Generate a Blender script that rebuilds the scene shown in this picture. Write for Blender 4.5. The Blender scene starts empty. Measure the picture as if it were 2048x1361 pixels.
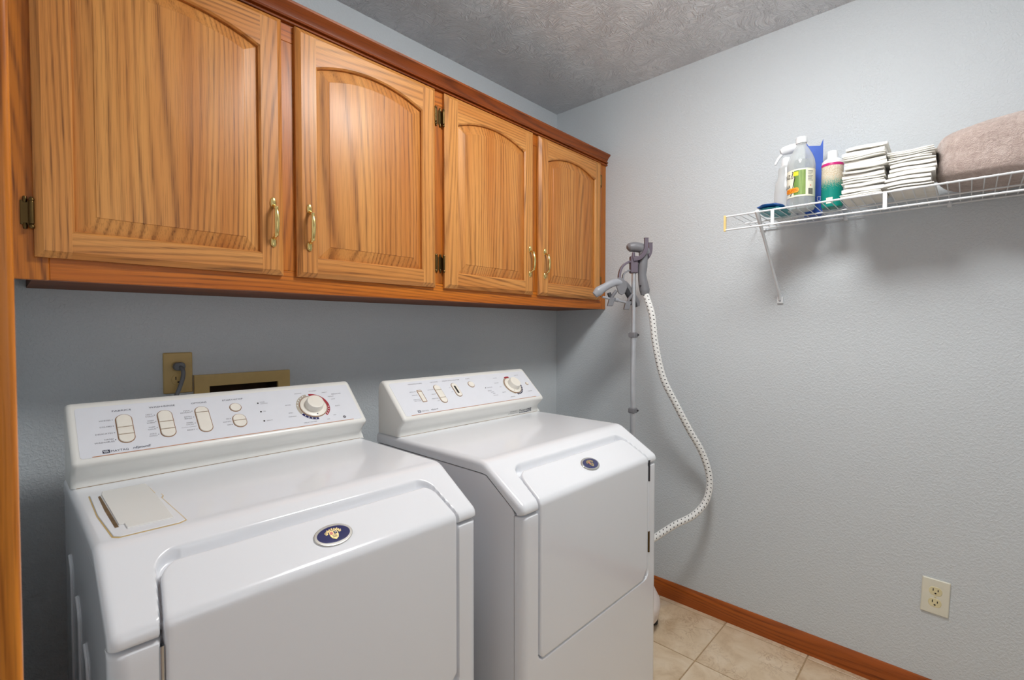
import bpy, bmesh, math, random
import numpy as np
from mathutils import Vector, Matrix

# ------------------------------------------------------------------ camera, world, lights, exposure
S = bpy.context.scene
COL = S.collection
random.seed(4)

cam_d = bpy.data.cameras.new('camera')
cam_d.sensor_fit = 'HORIZONTAL'
cam_d.sensor_width = 36.0
cam_d.lens = 967.0875 / 2048 * 36.0
cam_d.clip_start = 0.02
cam_d.dof.use_dof = True
cam_d.dof.focus_distance = 1.75
cam_d.dof.aperture_fstop = 9.0
cam = bpy.data.objects.new('camera', cam_d)
COL.objects.link(cam)
cam.location = (-2.1317, -1.6704, 1.2604)
cam.rotation_euler = (math.radians(90 - 1.366), 0, math.radians(-46.675))
S.camera = cam

W = bpy.data.worlds.new('world')
S.world = W
W.use_nodes = True
W.node_tree.nodes['Background'].inputs[0].default_value = (0.86, 0.93, 1.0, 1)
W.node_tree.nodes['Background'].inputs[1].default_value = 0.25

LAMP_STRENGTH = 48.0
WINDOW_STRENGTH = 1.1
S.view_settings.view_transform = 'Standard'
S.view_settings.look = 'None'
S.view_settings.gamma = 1.0
S.view_settings.use_curve_mapping = False
S.view_settings.exposure = 0.0
S.cycles.use_denoising = True
S.cycles.max_bounces = 7
S.cycles.diffuse_bounces = 5
S.cycles.caustics_reflective = False
S.cycles.caustics_refractive = False
S.cycles.adaptive_threshold = 0.04
S.cycles.sample_clamp_indirect = 6.0

# ------------------------------------------------------------------ materials
def lin(c):
    out = []
    for v in c:
        v = v / 255.0
        out.append(v / 12.92 if v <= 0.04045 else ((v + 0.055) / 1.055) ** 2.4)
    return (out[0], out[1], out[2], 1.0)

class NT:
    def __init__(self, name):
        self.m = bpy.data.materials.new(name)
        self.m.use_nodes = True
        self.t = self.m.node_tree
        self.b = self.t.nodes['Principled BSDF']
    def n(self, kind, **kw):
        nd = self.t.nodes.new(kind)
        for k, v in kw.items():
            setattr(nd, k, v)
        return nd
    def l(self, a, b):
        self.t.links.new(a, b)
    def math(self, op, a, b=None, clamp=False):
        nd = self.n('ShaderNodeMath', operation=op, use_clamp=clamp)
        for i, v in enumerate((a, b)):
            if v is None:
                continue
            if hasattr(v, 'is_linked') or hasattr(v, 'links'):
                self.l(v, nd.inputs[i])
            else:
                nd.inputs[i].default_value = v
        return nd.outputs[0]
    def mix(self, f, a, b, blend='MIX'):
        nd = self.n('ShaderNodeMix', data_type='RGBA', blend_type=blend)
        for sock, v in ((nd.inputs[0], f), (nd.inputs[6], a), (nd.inputs[7], b)):
            if hasattr(v, 'links'):
                self.l(v, sock)
            else:
                sock.default_value = v
        return nd.outputs[2]
    def noise(self, vec, scale, detail=2.0, rough=0.5, dist=0.0):
        nd = self.n('ShaderNodeTexNoise')
        if vec is not None:
            self.l(vec, nd.inputs['Vector'])
        nd.inputs['Scale'].default_value = scale
        nd.inputs['Detail'].default_value = detail
        nd.inputs['Roughness'].default_value = rough
        nd.inputs['Distortion'].default_value = dist
        return nd.outputs[0]
    def ramp(self, f, stops):
        nd = self.n('ShaderNodeValToRGB')
        e = nd.color_ramp.elements
        while len(e) < len(stops):
            e.new(0.5)
        for el, (p, c) in zip(e, stops):
            el.position = p
            el.color = c if len(c) == 4 else (*c, 1)
        self.l(f, nd.inputs[0])
        return nd.outputs[0]
    def mapping(self, vec, scale=(1, 1, 1), rot=(0, 0, 0), loc=(0, 0, 0)):
        nd = self.n('ShaderNodeMapping')
        self.l(vec, nd.inputs[0])
        nd.inputs[1].default_value = loc
        nd.inputs[2].default_value = rot
        nd.inputs[3].default_value = scale
        return nd.outputs[0]
    def bump(self, h, strength, dist):
        nd = self.n('ShaderNodeBump')
        nd.inputs['Strength'].default_value = strength
        nd.inputs['Distance'].default_value = dist
        self.l(h, nd.inputs['Height'])
        self.l(nd.outputs[0], self.b.inputs['Normal'])
    def obj(self):
        return self.n('ShaderNodeTexCoord').outputs['Object']

def plain(name, col, rough=0.5, metal=0.0, coat=0.0, spec=0.5, vary=0.03, scale=40.0):
    t = NT(name)
    c = lin(col)
    f = t.noise(t.obj(), scale, 2)
    d = tuple(x * (1 - vary * 2) for x in c[:3]) + (1,)
    l = tuple(min(1, x * (1 + vary * 2)) for x in c[:3]) + (1,)
    t.l(t.ramp(f, [(0.3, d), (0.7, l)]), t.b.inputs['Base Color'])
    t.b.inputs['Roughness'].default_value = rough
    t.b.inputs['Metallic'].default_value = metal
    t.b.inputs['Coat Weight'].default_value = coat
    t.b.inputs['Coat Roughness'].default_value = 0.08
    t.b.inputs['Specular IOR Level'].default_value = spec
    return t.m

def wall_paint(name, col):
    t = NT(name)
    p = t.n('ShaderNodeNewGeometry').outputs['Position']
    t.b.inputs['Base Color'].default_value = lin(col)
    t.b.inputs['Roughness'].default_value = 0.62
    a = t.noise(p, 135, 2.0, 0.5, 0.6)
    b = t.noise(p, 230, 1.5, 0.5, 0.2)
    h = t.math('ADD', t.ramp(a, [(0.42, (0, 0, 0)), (0.62, (1, 1, 1))]), t.math('MULTIPLY', b, 0.35))
    t.bump(h, 0.4, 0.0018)
    return t.m

def ceiling_paint(name, col):
    t = NT(name)
    p = t.n('ShaderNodeNewGeometry').outputs['Position']
    t.b.inputs['Base Color'].default_value = lin(col)
    t.b.inputs['Roughness'].default_value = 0.75
    # short brush strokes turned in patches
    warp = t.n('ShaderNodeTexNoise')
    t.l(p, warp.inputs['Vector'])
    warp.inputs['Scale'].default_value = 6.0
    warp.inputs['Detail'].default_value = 1.0
    va = t.n('ShaderNodeVectorMath', operation='MULTIPLY_ADD')
    t.l(warp.outputs[1], va.inputs[0])
    va.inputs[1].default_value = (0.16, 0.16, 0)
    t.l(p, va.inputs[2])
    m1 = t.mapping(va.outputs[0], (260, 34, 1), (0, 0, 0.6))
    m2 = t.mapping(va.outputs[0], (36, 250, 1), (0, 0, 0.2))
    a = t.ramp(t.noise(m1, 1.0, 1.0), [(0.50, (0, 0, 0)), (0.70, (1, 1, 1))])
    b = t.ramp(t.noise(m2, 1.0, 1.0), [(0.51, (0, 0, 0)), (0.71, (1, 1, 1))])
    t.bump(t.math('MAXIMUM', a, b), 0.85, 0.0045)
    return t.m

def oak(name, grain='z', light=(214, 150, 80), mid=(188, 116, 50), dark=(112, 60, 22), rough=0.4, coat=0.1):
    t = NT(name)
    info = t.n('ShaderNodeObjectInfo')
    r = info.outputs['Random']
    cx = t.n('ShaderNodeCombineXYZ')
    t.l(t.math('MULTIPLY', r, 7.3), cx.inputs[0])
    t.l(t.math('MULTIPLY', r, 3.1), cx.inputs[1])
    t.l(t.math('MULTIPLY', r, 11.7), cx.inputs[2])
    add = t.n('ShaderNodeVectorMath', operation='ADD')
    o = t.obj()
    if grain == 'x':
        o = t.mapping(o, (1, 1, 1), (0, math.radians(90), 0))
    elif grain == 'y':
        o = t.mapping(o, (1, 1, 1), (math.radians(90), 0, 0))
    t.l(o, add.inputs[0])
    t.l(cx.outputs[0], add.inputs[1])
    v = add.outputs[0]
    sep = t.n('ShaderNodeSeparateXYZ')
    t.l(v, sep.inputs[0])
    big = t.noise(t.mapping(v, (4.2, 4.2, 0.62)), 1.0, 1.0, 0.4)
    ph = t.math('ADD', t.math('MULTIPLY', t.math('ADD', sep.outputs[0], sep.outputs[1]), 380.0), t.math('MULTIPLY', big, 105.0))
    wv = t.math('ADD', t.math('MULTIPLY', t.math('SINE', ph), 0.5), 0.5)
    wob = t.noise(t.mapping(v, (45, 45, 2.2)), 1.0, 3.0)
    rings = t.math('MULTIPLY', t.math('POWER', wv, 2.6), t.math('ADD', t.math('MULTIPLY', wob, 1.7), -0.35), True)
    pores = t.ramp(t.noise(t.mapping(v, (520, 520, 11)), 1.0, 2.0), [(0.5, (0, 0, 0)), (0.66, (1, 1, 1))])
    broad = t.ramp(t.noise(t.mapping(v, (16, 16, 0.8)), 1.0, 2.0), [(0.3, (0, 0, 0)), (0.7, (1, 1, 1))])
    base = t.mix(broad, lin(light), lin(mid))
    c1 = t.mix(t.math('MULTIPLY', rings, 0.74), base, lin(dark))
    pm = t.math('MULTIPLY', pores, t.math('ADD', t.math('MULTIPLY', rings, 0.6), 0.22), True)
    c2 = t.mix(pm, c1, lin(tuple(x * 0.8 for x in dark)))
    t.l(c2, t.b.inputs['Base Color'])
    t.b.inputs['Roughness'].default_value = rough
    t.b.inputs['Coat Weight'].default_value = coat
    t.b.inputs['Coat Roughness'].default_value = 0.25
    t.b.inputs['Specular IOR Level'].default_value = 0.36
    t.bump(t.math('SUBTRACT', 1.0, pores), 0.12, 0.0006)
    return t.m

def tile_mat(name):
    t = NT(name)
    info = t.n('ShaderNodeObjectInfo')
    cx = t.n('ShaderNodeCombineXYZ')
    for i, k in enumerate((9.0, 13.0, 5.0)):
        t.l(t.math('MULTIPLY', info.outputs['Random'], k), cx.inputs[i])
    add = t.n('ShaderNodeVectorMath', operation='ADD')
    t.l(t.obj(), add.inputs[0])
    t.l(cx.outputs[0], add.inputs[1])
    v = add.outputs[0]
    big = t.noise(v, 7, 5, 0.6, 0.8)
    base = t.ramp(big, [(0.3, lin((196, 168, 134))), (0.5, lin((220, 197, 166))), (0.72, lin((233, 215, 190)))])
    vein = t.noise(v, 16, 6, 0.62, 1.6)
    vv = t.math('ABSOLUTE', t.math('SUBTRACT', vein, 0.5))
    vm = t.ramp(vv, [(0.0, (1, 1, 1)), (0.035, (0, 0, 0))])
    patch = t.ramp(t.noise(v, 5, 2), [(0.45, (0, 0, 0)), (0.65, (1, 1, 1))])
    c = t.mix(t.math('MULTIPLY', t.math('MULTIPLY', vm, patch), 0.6), base, lin((158, 118, 84)))
    t.l(c, t.b.inputs['Base Color'])
    t.b.inputs['Roughness'].default_value = 0.38
    t.bump(big, 0.1, 0.001)
    return t.m

def emitter(name, col, strength):
    t = NT(name)
    t.b.inputs['Base Color'].default_value = (0.8, 0.8, 0.8, 1)
    t.b.inputs['Emission Color'].default_value = (*col, 1)
    t.b.inputs['Emission Strength'].default_value = strength
    return t.m

def clear(name, col, body=0.3, rough=0.08):
    """thin clear plastic wall: part see-through, part glossy"""
    t = NT(name)
    f = t.noise(t.obj(), 30, 2)
    t.b.inputs['Base Color'].default_value = lin(col)
    t.b.inputs['Roughness'].default_value = rough
    tr = t.n('ShaderNodeBsdfTransparent')
    tr.inputs[0].default_value = lin(col)
    mx = t.n('ShaderNodeMixShader')
    lw = t.n('ShaderNodeLayerWeight')
    lw.inputs[0].default_value = 0.35
    t.l(t.math('ADD', t.math('MULTIPLY', lw.outputs[1], 0.5), t.math('ADD', body, t.math('MULTIPLY', f, 0.06)), True), mx.inputs[0])
    t.l(tr.outputs[0], mx.inputs[1])
    t.l(t.b.outputs[0], mx.inputs[2])
    t.l(mx.outputs[0], t.t.nodes['Material Output'].inputs[0])
    return t.m

def hose_mat(name):
    t = NT(name)
    uv = t.n('ShaderNodeUVMap')
    sep = t.n('ShaderNodeSeparateXYZ')
    t.l(uv.outputs[0], sep.inputs[0])
    a = t.math('MULTIPLY', sep.outputs[1], 6.0)           # around
    ca = t.math('FLOOR', a)
    u = t.math('ADD', t.math('DIVIDE', sep.outputs[0], 0.0172), t.math('MULTIPLY', ca, 0.5))
    fu = t.math('FRACT', t.math('ADD', u, t.math('MULTIPLY', t.math('FRACT', a), 0.35)))
    fa = t.math('FRACT', a)
    du = t.math('LESS_THAN', t.math('ABSOLUTE', t.math('SUBTRACT', fu, 0.5)), 0.11)
    da = t.math('LESS_THAN', t.math('ABSOLUTE', t.math('SUBTRACT', fa, 0.5)), 0.20)
    m = t.math('MULTIPLY', du, da)
    t.l(t.mix(m, lin((236, 236, 233)), lin((34, 34, 36))), t.b.inputs['Base Color'])
    t.b.inputs['Roughness'].default_value = 0.7
    t.bump(t.math('SINE', t.math('MULTIPLY', sep.outputs[0], 1500.0)), 0.25, 0.0006)
    return t.m

def plush_mat(name):
    t = NT(name)
    o = t.obj()
    a = t.noise(o, 60, 4, 0.6, 1.0)
    b = t.noise(t.mapping(o, (300, 300, 500)), 1.0, 3)
    c = t.ramp(a, [(0.3, lin((184, 164, 156))), (0.55, lin((206, 188, 180))), (0.75, lin((224, 209, 202)))])
    t.l(t.mix(t.math('MULTIPLY', b, 0.3), c, lin((160, 134, 122))), t.b.inputs['Base Color'])
    t.b.inputs['Roughness'].default_value = 0.95
    t.b.inputs['Sheen Weight'].default_value = 0.5
    t.b.inputs['Sheen Roughness'].default_value = 0.4
    t.bump(t.math('ADD', a, b), 0.8, 0.006)
    return t.m

def pad_mat(name):
    t = NT(name)
    info = t.n('ShaderNodeObjectInfo')
    n = t.noise(t.mapping(t.obj(), (14, 14, 60)), 1.0, 3)
    st = t.ramp(n, [(0.6, (0, 0, 0)), (0.85, (1, 1, 1))])
    t.l(t.mix(t.math('MULTIPLY', st, 0.35), lin((238, 236, 230)), lin((196, 158, 108))), t.b.inputs['Base Color'])
    t.b.inputs['Roughness'].default_value = 0.7
    t.bump(t.noise(t.obj(), 70, 3), 0.3, 0.002)
    return t.m

def granular_mat(name):
    """scented bottle: pale speckles above, teal below"""
    t = NT(name)
    o = t.obj()
    sep = t.n('ShaderNodeSeparateXYZ')
    t.l(o, sep.inputs[0])
    sp = t.noise(o, 380, 2)
    lvl = t.math('ADD', sep.outputs[2], t.math('MULTIPLY', t.math('SUBTRACT', sp, 0.5), 0.09))
    m = t.ramp(t.math('MULTIPLY', lvl, 5.0), [(0.36, (0, 0, 0)), (0.5, (1, 1, 1))])
    speck = t.ramp(sp, [(0.4, lin((226, 220, 206))), (0.6, lin((196, 178, 148)))])
    t.l(t.mix(m, lin((10, 134, 122)), speck), t.b.inputs['Base Color'])
    t.b.inputs['Roughness'].default_value = 0.25
    return t.m

M = {}
M['wall'] = wall_paint('wall_paint', (208, 214, 218))
M['ceiling'] = ceiling_paint('ceiling_texture', (226, 228, 231))
M['oak_v'] = oak('oak_vertical', 'z')
M['oak_h'] = oak('oak_horizontal', 'x')
M['oak_y'] = oak('oak_base_side', 'y', (176, 92, 34), (150, 72, 22), (108, 48, 14), 0.28)
M['oak_frame_v'] = oak('oak_frame_vertical', 'z', (196, 116, 34), (168, 90, 18), (98, 46, 8))
M['oak_frame_h'] = oak('oak_frame_horizontal', 'x', (202, 116, 30), (174, 90, 16), (100, 44, 6))
M['oak_dark'] = oak('oak_crown', 'x', (164, 84, 20), (132, 60, 9), (66, 26, 4))
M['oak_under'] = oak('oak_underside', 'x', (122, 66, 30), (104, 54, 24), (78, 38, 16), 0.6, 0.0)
M['oak_trim'] = oak('oak_door_trim', 'z', (226, 140, 48), (206, 116, 30), (150, 76, 18), 0.3)
M['tile'] = tile_mat('beige_marble_tile')
M['grout'] = plain('grout', (176, 150, 116), 0.9, vary=0.06, scale=120)
M['enamel'] = plain('white_enamel', (232, 234, 238), 0.16, coat=0.35, vary=0.004, scale=3)
M['plastic'] = plain('cream_plastic', (232, 231, 226), 0.3, vary=0.01, scale=6)
M['panel'] = plain('control_panel_print', (228, 230, 236), 0.2, vary=0.004)
M['button'] = plain('button_plastic', (238, 233, 222), 0.32, vary=0.01)
M['ringtan'] = plain('tan_shadow_ring', (150, 116, 88), 0.5)  # shadow line round switches and dials, put into a tan colour
M['slottan'] = plain('slot_shade_tan', (112, 88, 56), 0.6, vary=0.15, scale=60)  # shade inside the dispenser slot, put into a dark tan
M['seam'] = plain('stained_seam', (146, 126, 100), 0.7, vary=0.15, scale=30)
M['copper'] = plain('copper_line', (205, 150, 112), 0.35, 0.3)
M['ink'] = plain('dark_ink', (66, 68, 84), 0.5)
M['ink_soft'] = plain('grey_ink', (120, 118, 124), 0.5)
M['red'] = plain('red_print', (160, 34, 48), 0.45)
M['navy'] = plain('navy_enamel', (30, 34, 92), 0.18, coat=0.5)
M['greyprint'] = plain('taupe_print', (178, 168, 152), 0.45)
M['white'] = plain('white_paint', (236, 236, 236), 0.4, vary=0.01)
M['wire'] = plain('white_vinyl_wire', (234, 237, 240), 0.32, vary=0.01)
M['yellowed'] = plain('yellowed_cap', (236, 204, 134), 0.5)
M['brass'] = plain('polished_brass', (232, 208, 138), 0.2, 1.0, vary=0.01)
M['antique'] = plain('antique_brass', (98, 78, 46), 0.36, 1.0, vary=0.05)
M['chrome'] = plain('chrome', (190, 192, 196), 0.18, 1.0, vary=0.01)
M['gold'] = plain('gold_relief', (220, 196, 140), 0.3, 0.8)
M['silver'] = plain('silver_rim', (212, 210, 204), 0.2, 0.9)
M['pink'] = plain('pink_enamel', (214, 128, 118), 0.3)
M['ivory'] = plain('ivory_plate', (226, 224, 208), 0.4, vary=0.01)
M['tan'] = plain('tan_plastic', (206, 176, 112), 0.45, vary=0.02)
M['tanrec'] = plain('cream_receptacle', (224, 214, 172), 0.4)
M['slot'] = plain('dark_slot', (34, 28, 24), 0.7)
M['boxin'] = plain('box_inside', (70, 48, 30), 0.8, vary=0.1)
M['cord'] = plain('grey_cord', (112, 114, 118), 0.5)
M['st_grey'] = plain('steamer_grey', (122, 122, 126), 0.45, vary=0.02)
M['st_light'] = plain('steamer_light_grey', (158, 160, 166), 0.38, vary=0.02)
M['st_purple'] = plain('steamer_mauve_grey', (104, 94, 106), 0.45, vary=0.02)
M['st_dark'] = plain('steamer_dark_grey', (58, 58, 62), 0.5)
M['alu'] = plain('brushed_aluminium', (206, 208, 212), 0.3, 0.65, vary=0.02)
M['hose'] = hose_mat('braided_hose')
M['pet'] = clear('clear_plastic', (240, 243, 243), 0.16, 0.06)
M['pet2'] = clear('milky_plastic', (236, 238, 238), 0.45, 0.2)
M['cap'] = plain('white_cap', (238, 240, 242), 0.35, vary=0.01)
M['label'] = plain('cream_label', (240, 238, 218), 0.5, vary=0.01)
M['lgreen'] = plain('label_green', (104, 138, 58), 0.5)
M['lgreen2'] = plain('label_pale_green', (170, 190, 120), 0.5)
M['lyellow'] = plain('label_yellow', (240, 220, 40), 0.5)
M['lorange'] = plain('label_orange', (250, 162, 40), 0.5)
M['lred'] = plain('label_red', (200, 62, 30), 0.5)
M['lblack'] = plain('label_black', (24, 24, 24), 0.5)
M['blue'] = plain('blue_carton', (34, 84, 184), 0.4, vary=0.03)
M['magenta'] = plain('magenta_band', (196, 36, 120), 0.4)
M['granular'] = granular_mat('speckled_teal')
M['teal'] = plain('teal_film', (44, 150, 160), 0.3)
M['bluefilm'] = plain('blue_film', (44, 92, 164), 0.25)
M['plush'] = plush_mat('pink_beige_plush')
M['pad'] = pad_mat('folded_pad_white')
M['pole_white'] = plain('steamer_base_white', (228, 220, 216), 0.4, vary=0.01)
M['cast'] = emitter('lamp_glass', (1.0, 1.0, 0.985), LAMP_STRENGTH)
M['daylight'] = emitter('daylit_pane', (0.80, 0.90, 1.0), WINDOW_STRENGTH)
M['rubber'] = plain('black_rubber', (40, 40, 42), 0.7)

# ------------------------------------------------------------------ mesh helpers
def box(bm, x0, x1, y0, y1, z0, z1):
    vs = [bm.verts.new((x, y, z)) for z in (z0, z1) for y in (y0, y1) for x in (x0, x1)]
    for f in ((0, 2, 3, 1), (4, 5, 7, 6), (0, 1, 5, 4), (2, 6, 7, 3), (0, 4, 6, 2), (1, 3, 7, 5)):
        bm.faces.new([vs[i] for i in f])

def nb():
    return bmesh.new()

def bxm(*a, bevel=0.0, seg=2):
    bm = nb()
    box(bm, *a)
    if bevel:
        bev(bm, bevel, seg)
    return bm

def bev(bm, w, seg=2, ang=30):
    bm.normal_update()
    ed = [e for e in bm.edges if len(e.link_faces) == 2 and e.calc_face_angle(0) > math.radians(ang)]
    bmesh.ops.bevel(bm, geom=ed, offset=w, segments=seg, profile=0.5, affect='EDGES', clamp_overlap=True)

def prism(bm, pts, axis, a0, a1):
    def mk(p, a):
        if axis == 'x':
            return (a, p[0], p[1])
        if axis == 'y':
            return (p[0], a, p[1])
        return (p[0], p[1], a)
    A = [bm.verts.new(mk(p, a0)) for p in pts]
    B = [bm.verts.new(mk(p, a1)) for p in pts]
    n = len(pts)
    bm.faces.new(A)
    bm.faces.new(B[::-1])
    for i in range(n):
        bm.faces.new((A[i], B[i], B[(i + 1) % n], A[(i + 1) % n]))

def tube(bm, pts, r, seg=10, caps=True, uv=False, flat=None):
    """sweep a circle (or a flattened one) along points; r number or list"""
    P = [Vector(p) for p in pts]
    n = len(P)
    R = [r] * n if not hasattr(r, '__len__') else list(r)
    lay = bm.loops.layers.uv.verify() if uv else None
    t0 = (P[1] - P[0]).normalized()
    ref = Vector((0, 0, 1)) if abs(t0.z) < 0.9 else Vector((1, 0, 0))
    nrm = (ref - t0 * ref.dot(t0)).normalized()
    rings, L, acc = [], [], 0.0
    for i in range(n):
        t = (P[min(i + 1, n - 1)] - P[max(i - 1, 0)]).normalized()
        nrm = (nrm - t * nrm.dot(t)).normalized()
        bn = t.cross(nrm)
        if i:
            acc += (P[i] - P[i - 1]).length
        L.append(acc)
        ring = []
        for k in range(seg):
            a = 2 * math.pi * k / seg
            f = 1.0 if flat is None else flat
            ring.append(bm.verts.new(P[i] + nrm * (math.cos(a) * R[i]) + bn * (math.sin(a) * R[i] * f)))
        rings.append(ring)
    for i in range(n - 1):
        for k in range(seg):
            k2 = (k + 1) % seg
            f = bm.faces.new((rings[i][k], rings[i][k2], rings[i + 1][k2], rings[i + 1][k]))
            if uv:
                for lp, (u_, v_) in zip(f.loops, ((L[i], k / seg), (L[i], (k + 1) / seg), (L[i + 1], (k + 1) / seg), (L[i + 1], k / seg))):
                    lp[lay].uv = (u_, v_)
    if caps:
        bm.faces.new(rings[0][::-1])
        bm.faces.new(rings[-1])

def spline(pts, n=8):
    P = [Vector(p) for p in pts]
    P = [P[0] * 2 - P[1]] + P + [P[-1] * 2 - P[-2]]
    out = []
    for i in range(1, len(P) - 2):
        for k in range(n):
            t = k / n
            a, b, c, d = P[i - 1], P[i], P[i + 1], P[i + 2]
            out.append(0.5 * ((2 * b) + (c - a) * t + (2 * a - 5 * b + 4 * c - d) * t * t + (3 * b - a - 3 * c + d) * t ** 3))
    out.append(P[-2])
    return out

def lathe(bm, prof, c=(0, 0, 0), seg=28, sx=1.0, sy=1.0, caps=True):
    rings = []
    for r, z in prof:
        rings.append([bm.verts.new((c[0] + r * sx * math.cos(2 * math.pi * k / seg), c[1] + r * sy * math.sin(2 * math.pi * k / seg), c[2] + z)) for k in range(seg)])
    for i in range(len(rings) - 1):
        for k in range(seg):
            k2 = (k + 1) % seg
            bm.faces.new((rings[i][k], rings[i][k2], rings[i + 1][k2], rings[i + 1][k]))
    if caps:
        bm.faces.new(rings[0][::-1])
        bm.faces.new(rings[-1])

def gridmesh(bm, P):
    V = [[bm.verts.new(p) for p in row] for row in P]
    for i in range(len(V) - 1):
        for j in range(len(V[0]) - 1):
            bm.faces.new((V[i][j], V[i][j + 1], V[i + 1][j + 1], V[i + 1][j]))
    return V

def xf(bm, mat):
    bmesh.ops.transform(bm, matrix=mat, verts=bm.verts)
    return bm

ROOT = {}
def obj(name, bm, mat, parent=None, local=False, smooth=True, ang=38, wn=True):
    """bm is in world coordinates (or in the root's own coordinates when local)"""
    bmesh.ops.recalc_face_normals(bm, faces=bm.faces)
    bm.normal_update()
    if smooth:
        for f in bm.faces:
            f.smooth = True
        for e in bm.edges:
            if len(e.link_faces) == 2 and e.calc_face_angle(0) > math.radians(ang):
                e.smooth = False
    me = bpy.data.meshes.new(name)
    if parent is not None and not local:
        p = parent
        while p.parent:
            p = p.parent
        bmesh.ops.translate(bm, vec=-Vector(p.location), verts=bm.verts)
    bm.to_mesh(me)
    bm.free()
    me.materials.append(M[mat] if isinstance(mat, str) else mat)
    o = bpy.data.objects.new(name, me)
    COL.objects.link(o)
    if parent is not None:
        o.parent = parent
    if smooth and wn:
        w = o.modifiers.new('weighted', 'WEIGHTED_NORMAL')
        w.keep_sharp = True
    return o

def place(o, loc):
    """move the origin of a top-level mesh to its base"""
    loc = Vector(loc)
    o.data.transform(Matrix.Translation(-loc))
    o.location = loc
    return o

def tag(o, label, cat, group=None):
    o['label'] = label
    o['category'] = cat
    if group:
        o['group'] = group
    return o

def thing(name, label, cat, loc, group=None):
    o = bpy.data.objects.new(name, None)
    o.empty_display_size = 0.05
    COL.objects.link(o)
    o.location = loc
    return tag(o, label, cat, group)

def struct(name, bm, mat, label=None, parent=None, **kw):
    o = obj(name, bm, mat, parent, **kw)
    if parent is None:
        o['kind'] = 'structure'
        if label:
            o['label'] = label
    return o

_tc = {}
def text_pts(s, size, width=None, shear=0.0, bold=0.0, spacing=1.0):
    """flat triangulated text, centred on the origin in the xy plane"""
    cu = bpy.data.curves.new('t', 'FONT')
    cu.body = s
    cu.size = size
    cu.align_x = 'CENTER'
    cu.align_y = 'CENTER'
    cu.shear = shear
    cu.offset = bold
    cu.space_character = spacing
    cu.resolution_u = 3
    o = bpy.data.objects.new('t', cu)
    COL.objects.link(o)
    dg = bpy.context.evaluated_depsgraph_get()
    me = o.evaluated_get(dg).to_mesh()
    V = [v.co.copy() for v in me.vertices]
    F = [tuple(p.vertices) for p in me.polygons]
    o.evaluated_get(dg).to_mesh_clear()
    bpy.data.objects.remove(o)
    bpy.data.curves.remove(cu)
    if V:
        x0 = min(v.x for v in V); x1 = max(v.x for v in V)
        y0 = min(v.y for v in V); y1 = max(v.y for v in V)
        k = width / (x1 - x0) if width else 1.0
        for v in V:
            v.x = (v.x - (x0 + x1) / 2) * k
            v.y -= (y0 + y1) / 2
    return V, F

def add_text(bm, s, size, fn, x=0, y=0, width=None, **kw):
    """fn maps flat (x, y) to a 3-D point"""
    V, F = text_pts(s, size, width, **kw)
    vs = [bm.verts.new(fn(v.x + x, v.y + y)) for v in V]
    for f in F:
        try:
            bm.faces.new([vs[i] for i in f])
        except ValueError:
            pass

# ------------------------------------------------------------------ the room
XL, YR, ZC = -2.14, -3.0, 2.44
D0, D1, DH = -1.10, -2.02, 2.05        # doorway in the left wall

bm = nb()
box(bm, -2.26, 0.1, -0.02 + 0.02, 0.1, 1.13 - 0.01, ZC)
box(bm, -2.26, 0.1, 0, 0.1, 0, 0.90)
box(bm, -2.26, -1.728, 0, 0.1, 0.90, 1.12)
box(bm, -1.474, 0.1, 0, 0.1, 0.90, 1.12)
struct('wall_back', bm, 'wall', smooth=False)
struct('wall_right', bxm(0, 0.1, YR - 0.1, 0, 0, ZC), 'wall', smooth=False)
bm = nb()
box(bm, XL - 0.11, XL, D0 + 0.015, 0, 0, ZC)
box(bm, XL - 0.11, XL, YR - 0.1, D1 - 0.015, 0, ZC)
box(bm, XL - 0.11, XL, D1 - 0.015, D0 + 0.015, DH + 0.015, ZC)
struct('wall_left', bm, 'wall', smooth=False)
# rear wall with a window behind the photographer
bm = nb()
WX0, WX1, WZ0, WZ1 = -2.0, -1.15, 0.95, 2.0
box(bm, XL, WX0, YR - 0.1, YR, 0, ZC)
box(bm, WX1, 0, YR - 0.1, YR, 0, ZC)
box(bm, WX0, WX1, YR - 0.1, YR, 0, WZ0)
box(bm, WX0, WX1, YR - 0.1, YR, WZ1, ZC)
struct('wall_rear', bm, 'wall', smooth=False)
bm = nb()
box(bm, WX0 - 0.06, WX0, YR - 0.02, YR + 0.015, WZ0 - 0.06, WZ1 + 0.06)
box(bm, WX1, WX1 + 0.06, YR - 0.02, YR + 0.015, WZ0 - 0.06, WZ1 + 0.06)
box(bm, WX0, WX1, YR - 0.02, YR + 0.015, WZ0 - 0.06, WZ0)
box(bm, WX0, WX1, YR - 0.02, YR + 0.015, WZ1, WZ1 + 0.06)
win = struct('window_1', bm, 'white', smooth=False)
obj('pane', bxm(WX0, WX1, YR - 0.05, YR - 0.044, WZ0, WZ1), 'daylight', win, smooth=False)
struct('ceiling', bxm(XL - 0.11, 0.1, YR - 0.1, 0.1, ZC, ZC + 0.1), 'ceiling', smooth=False)

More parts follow.
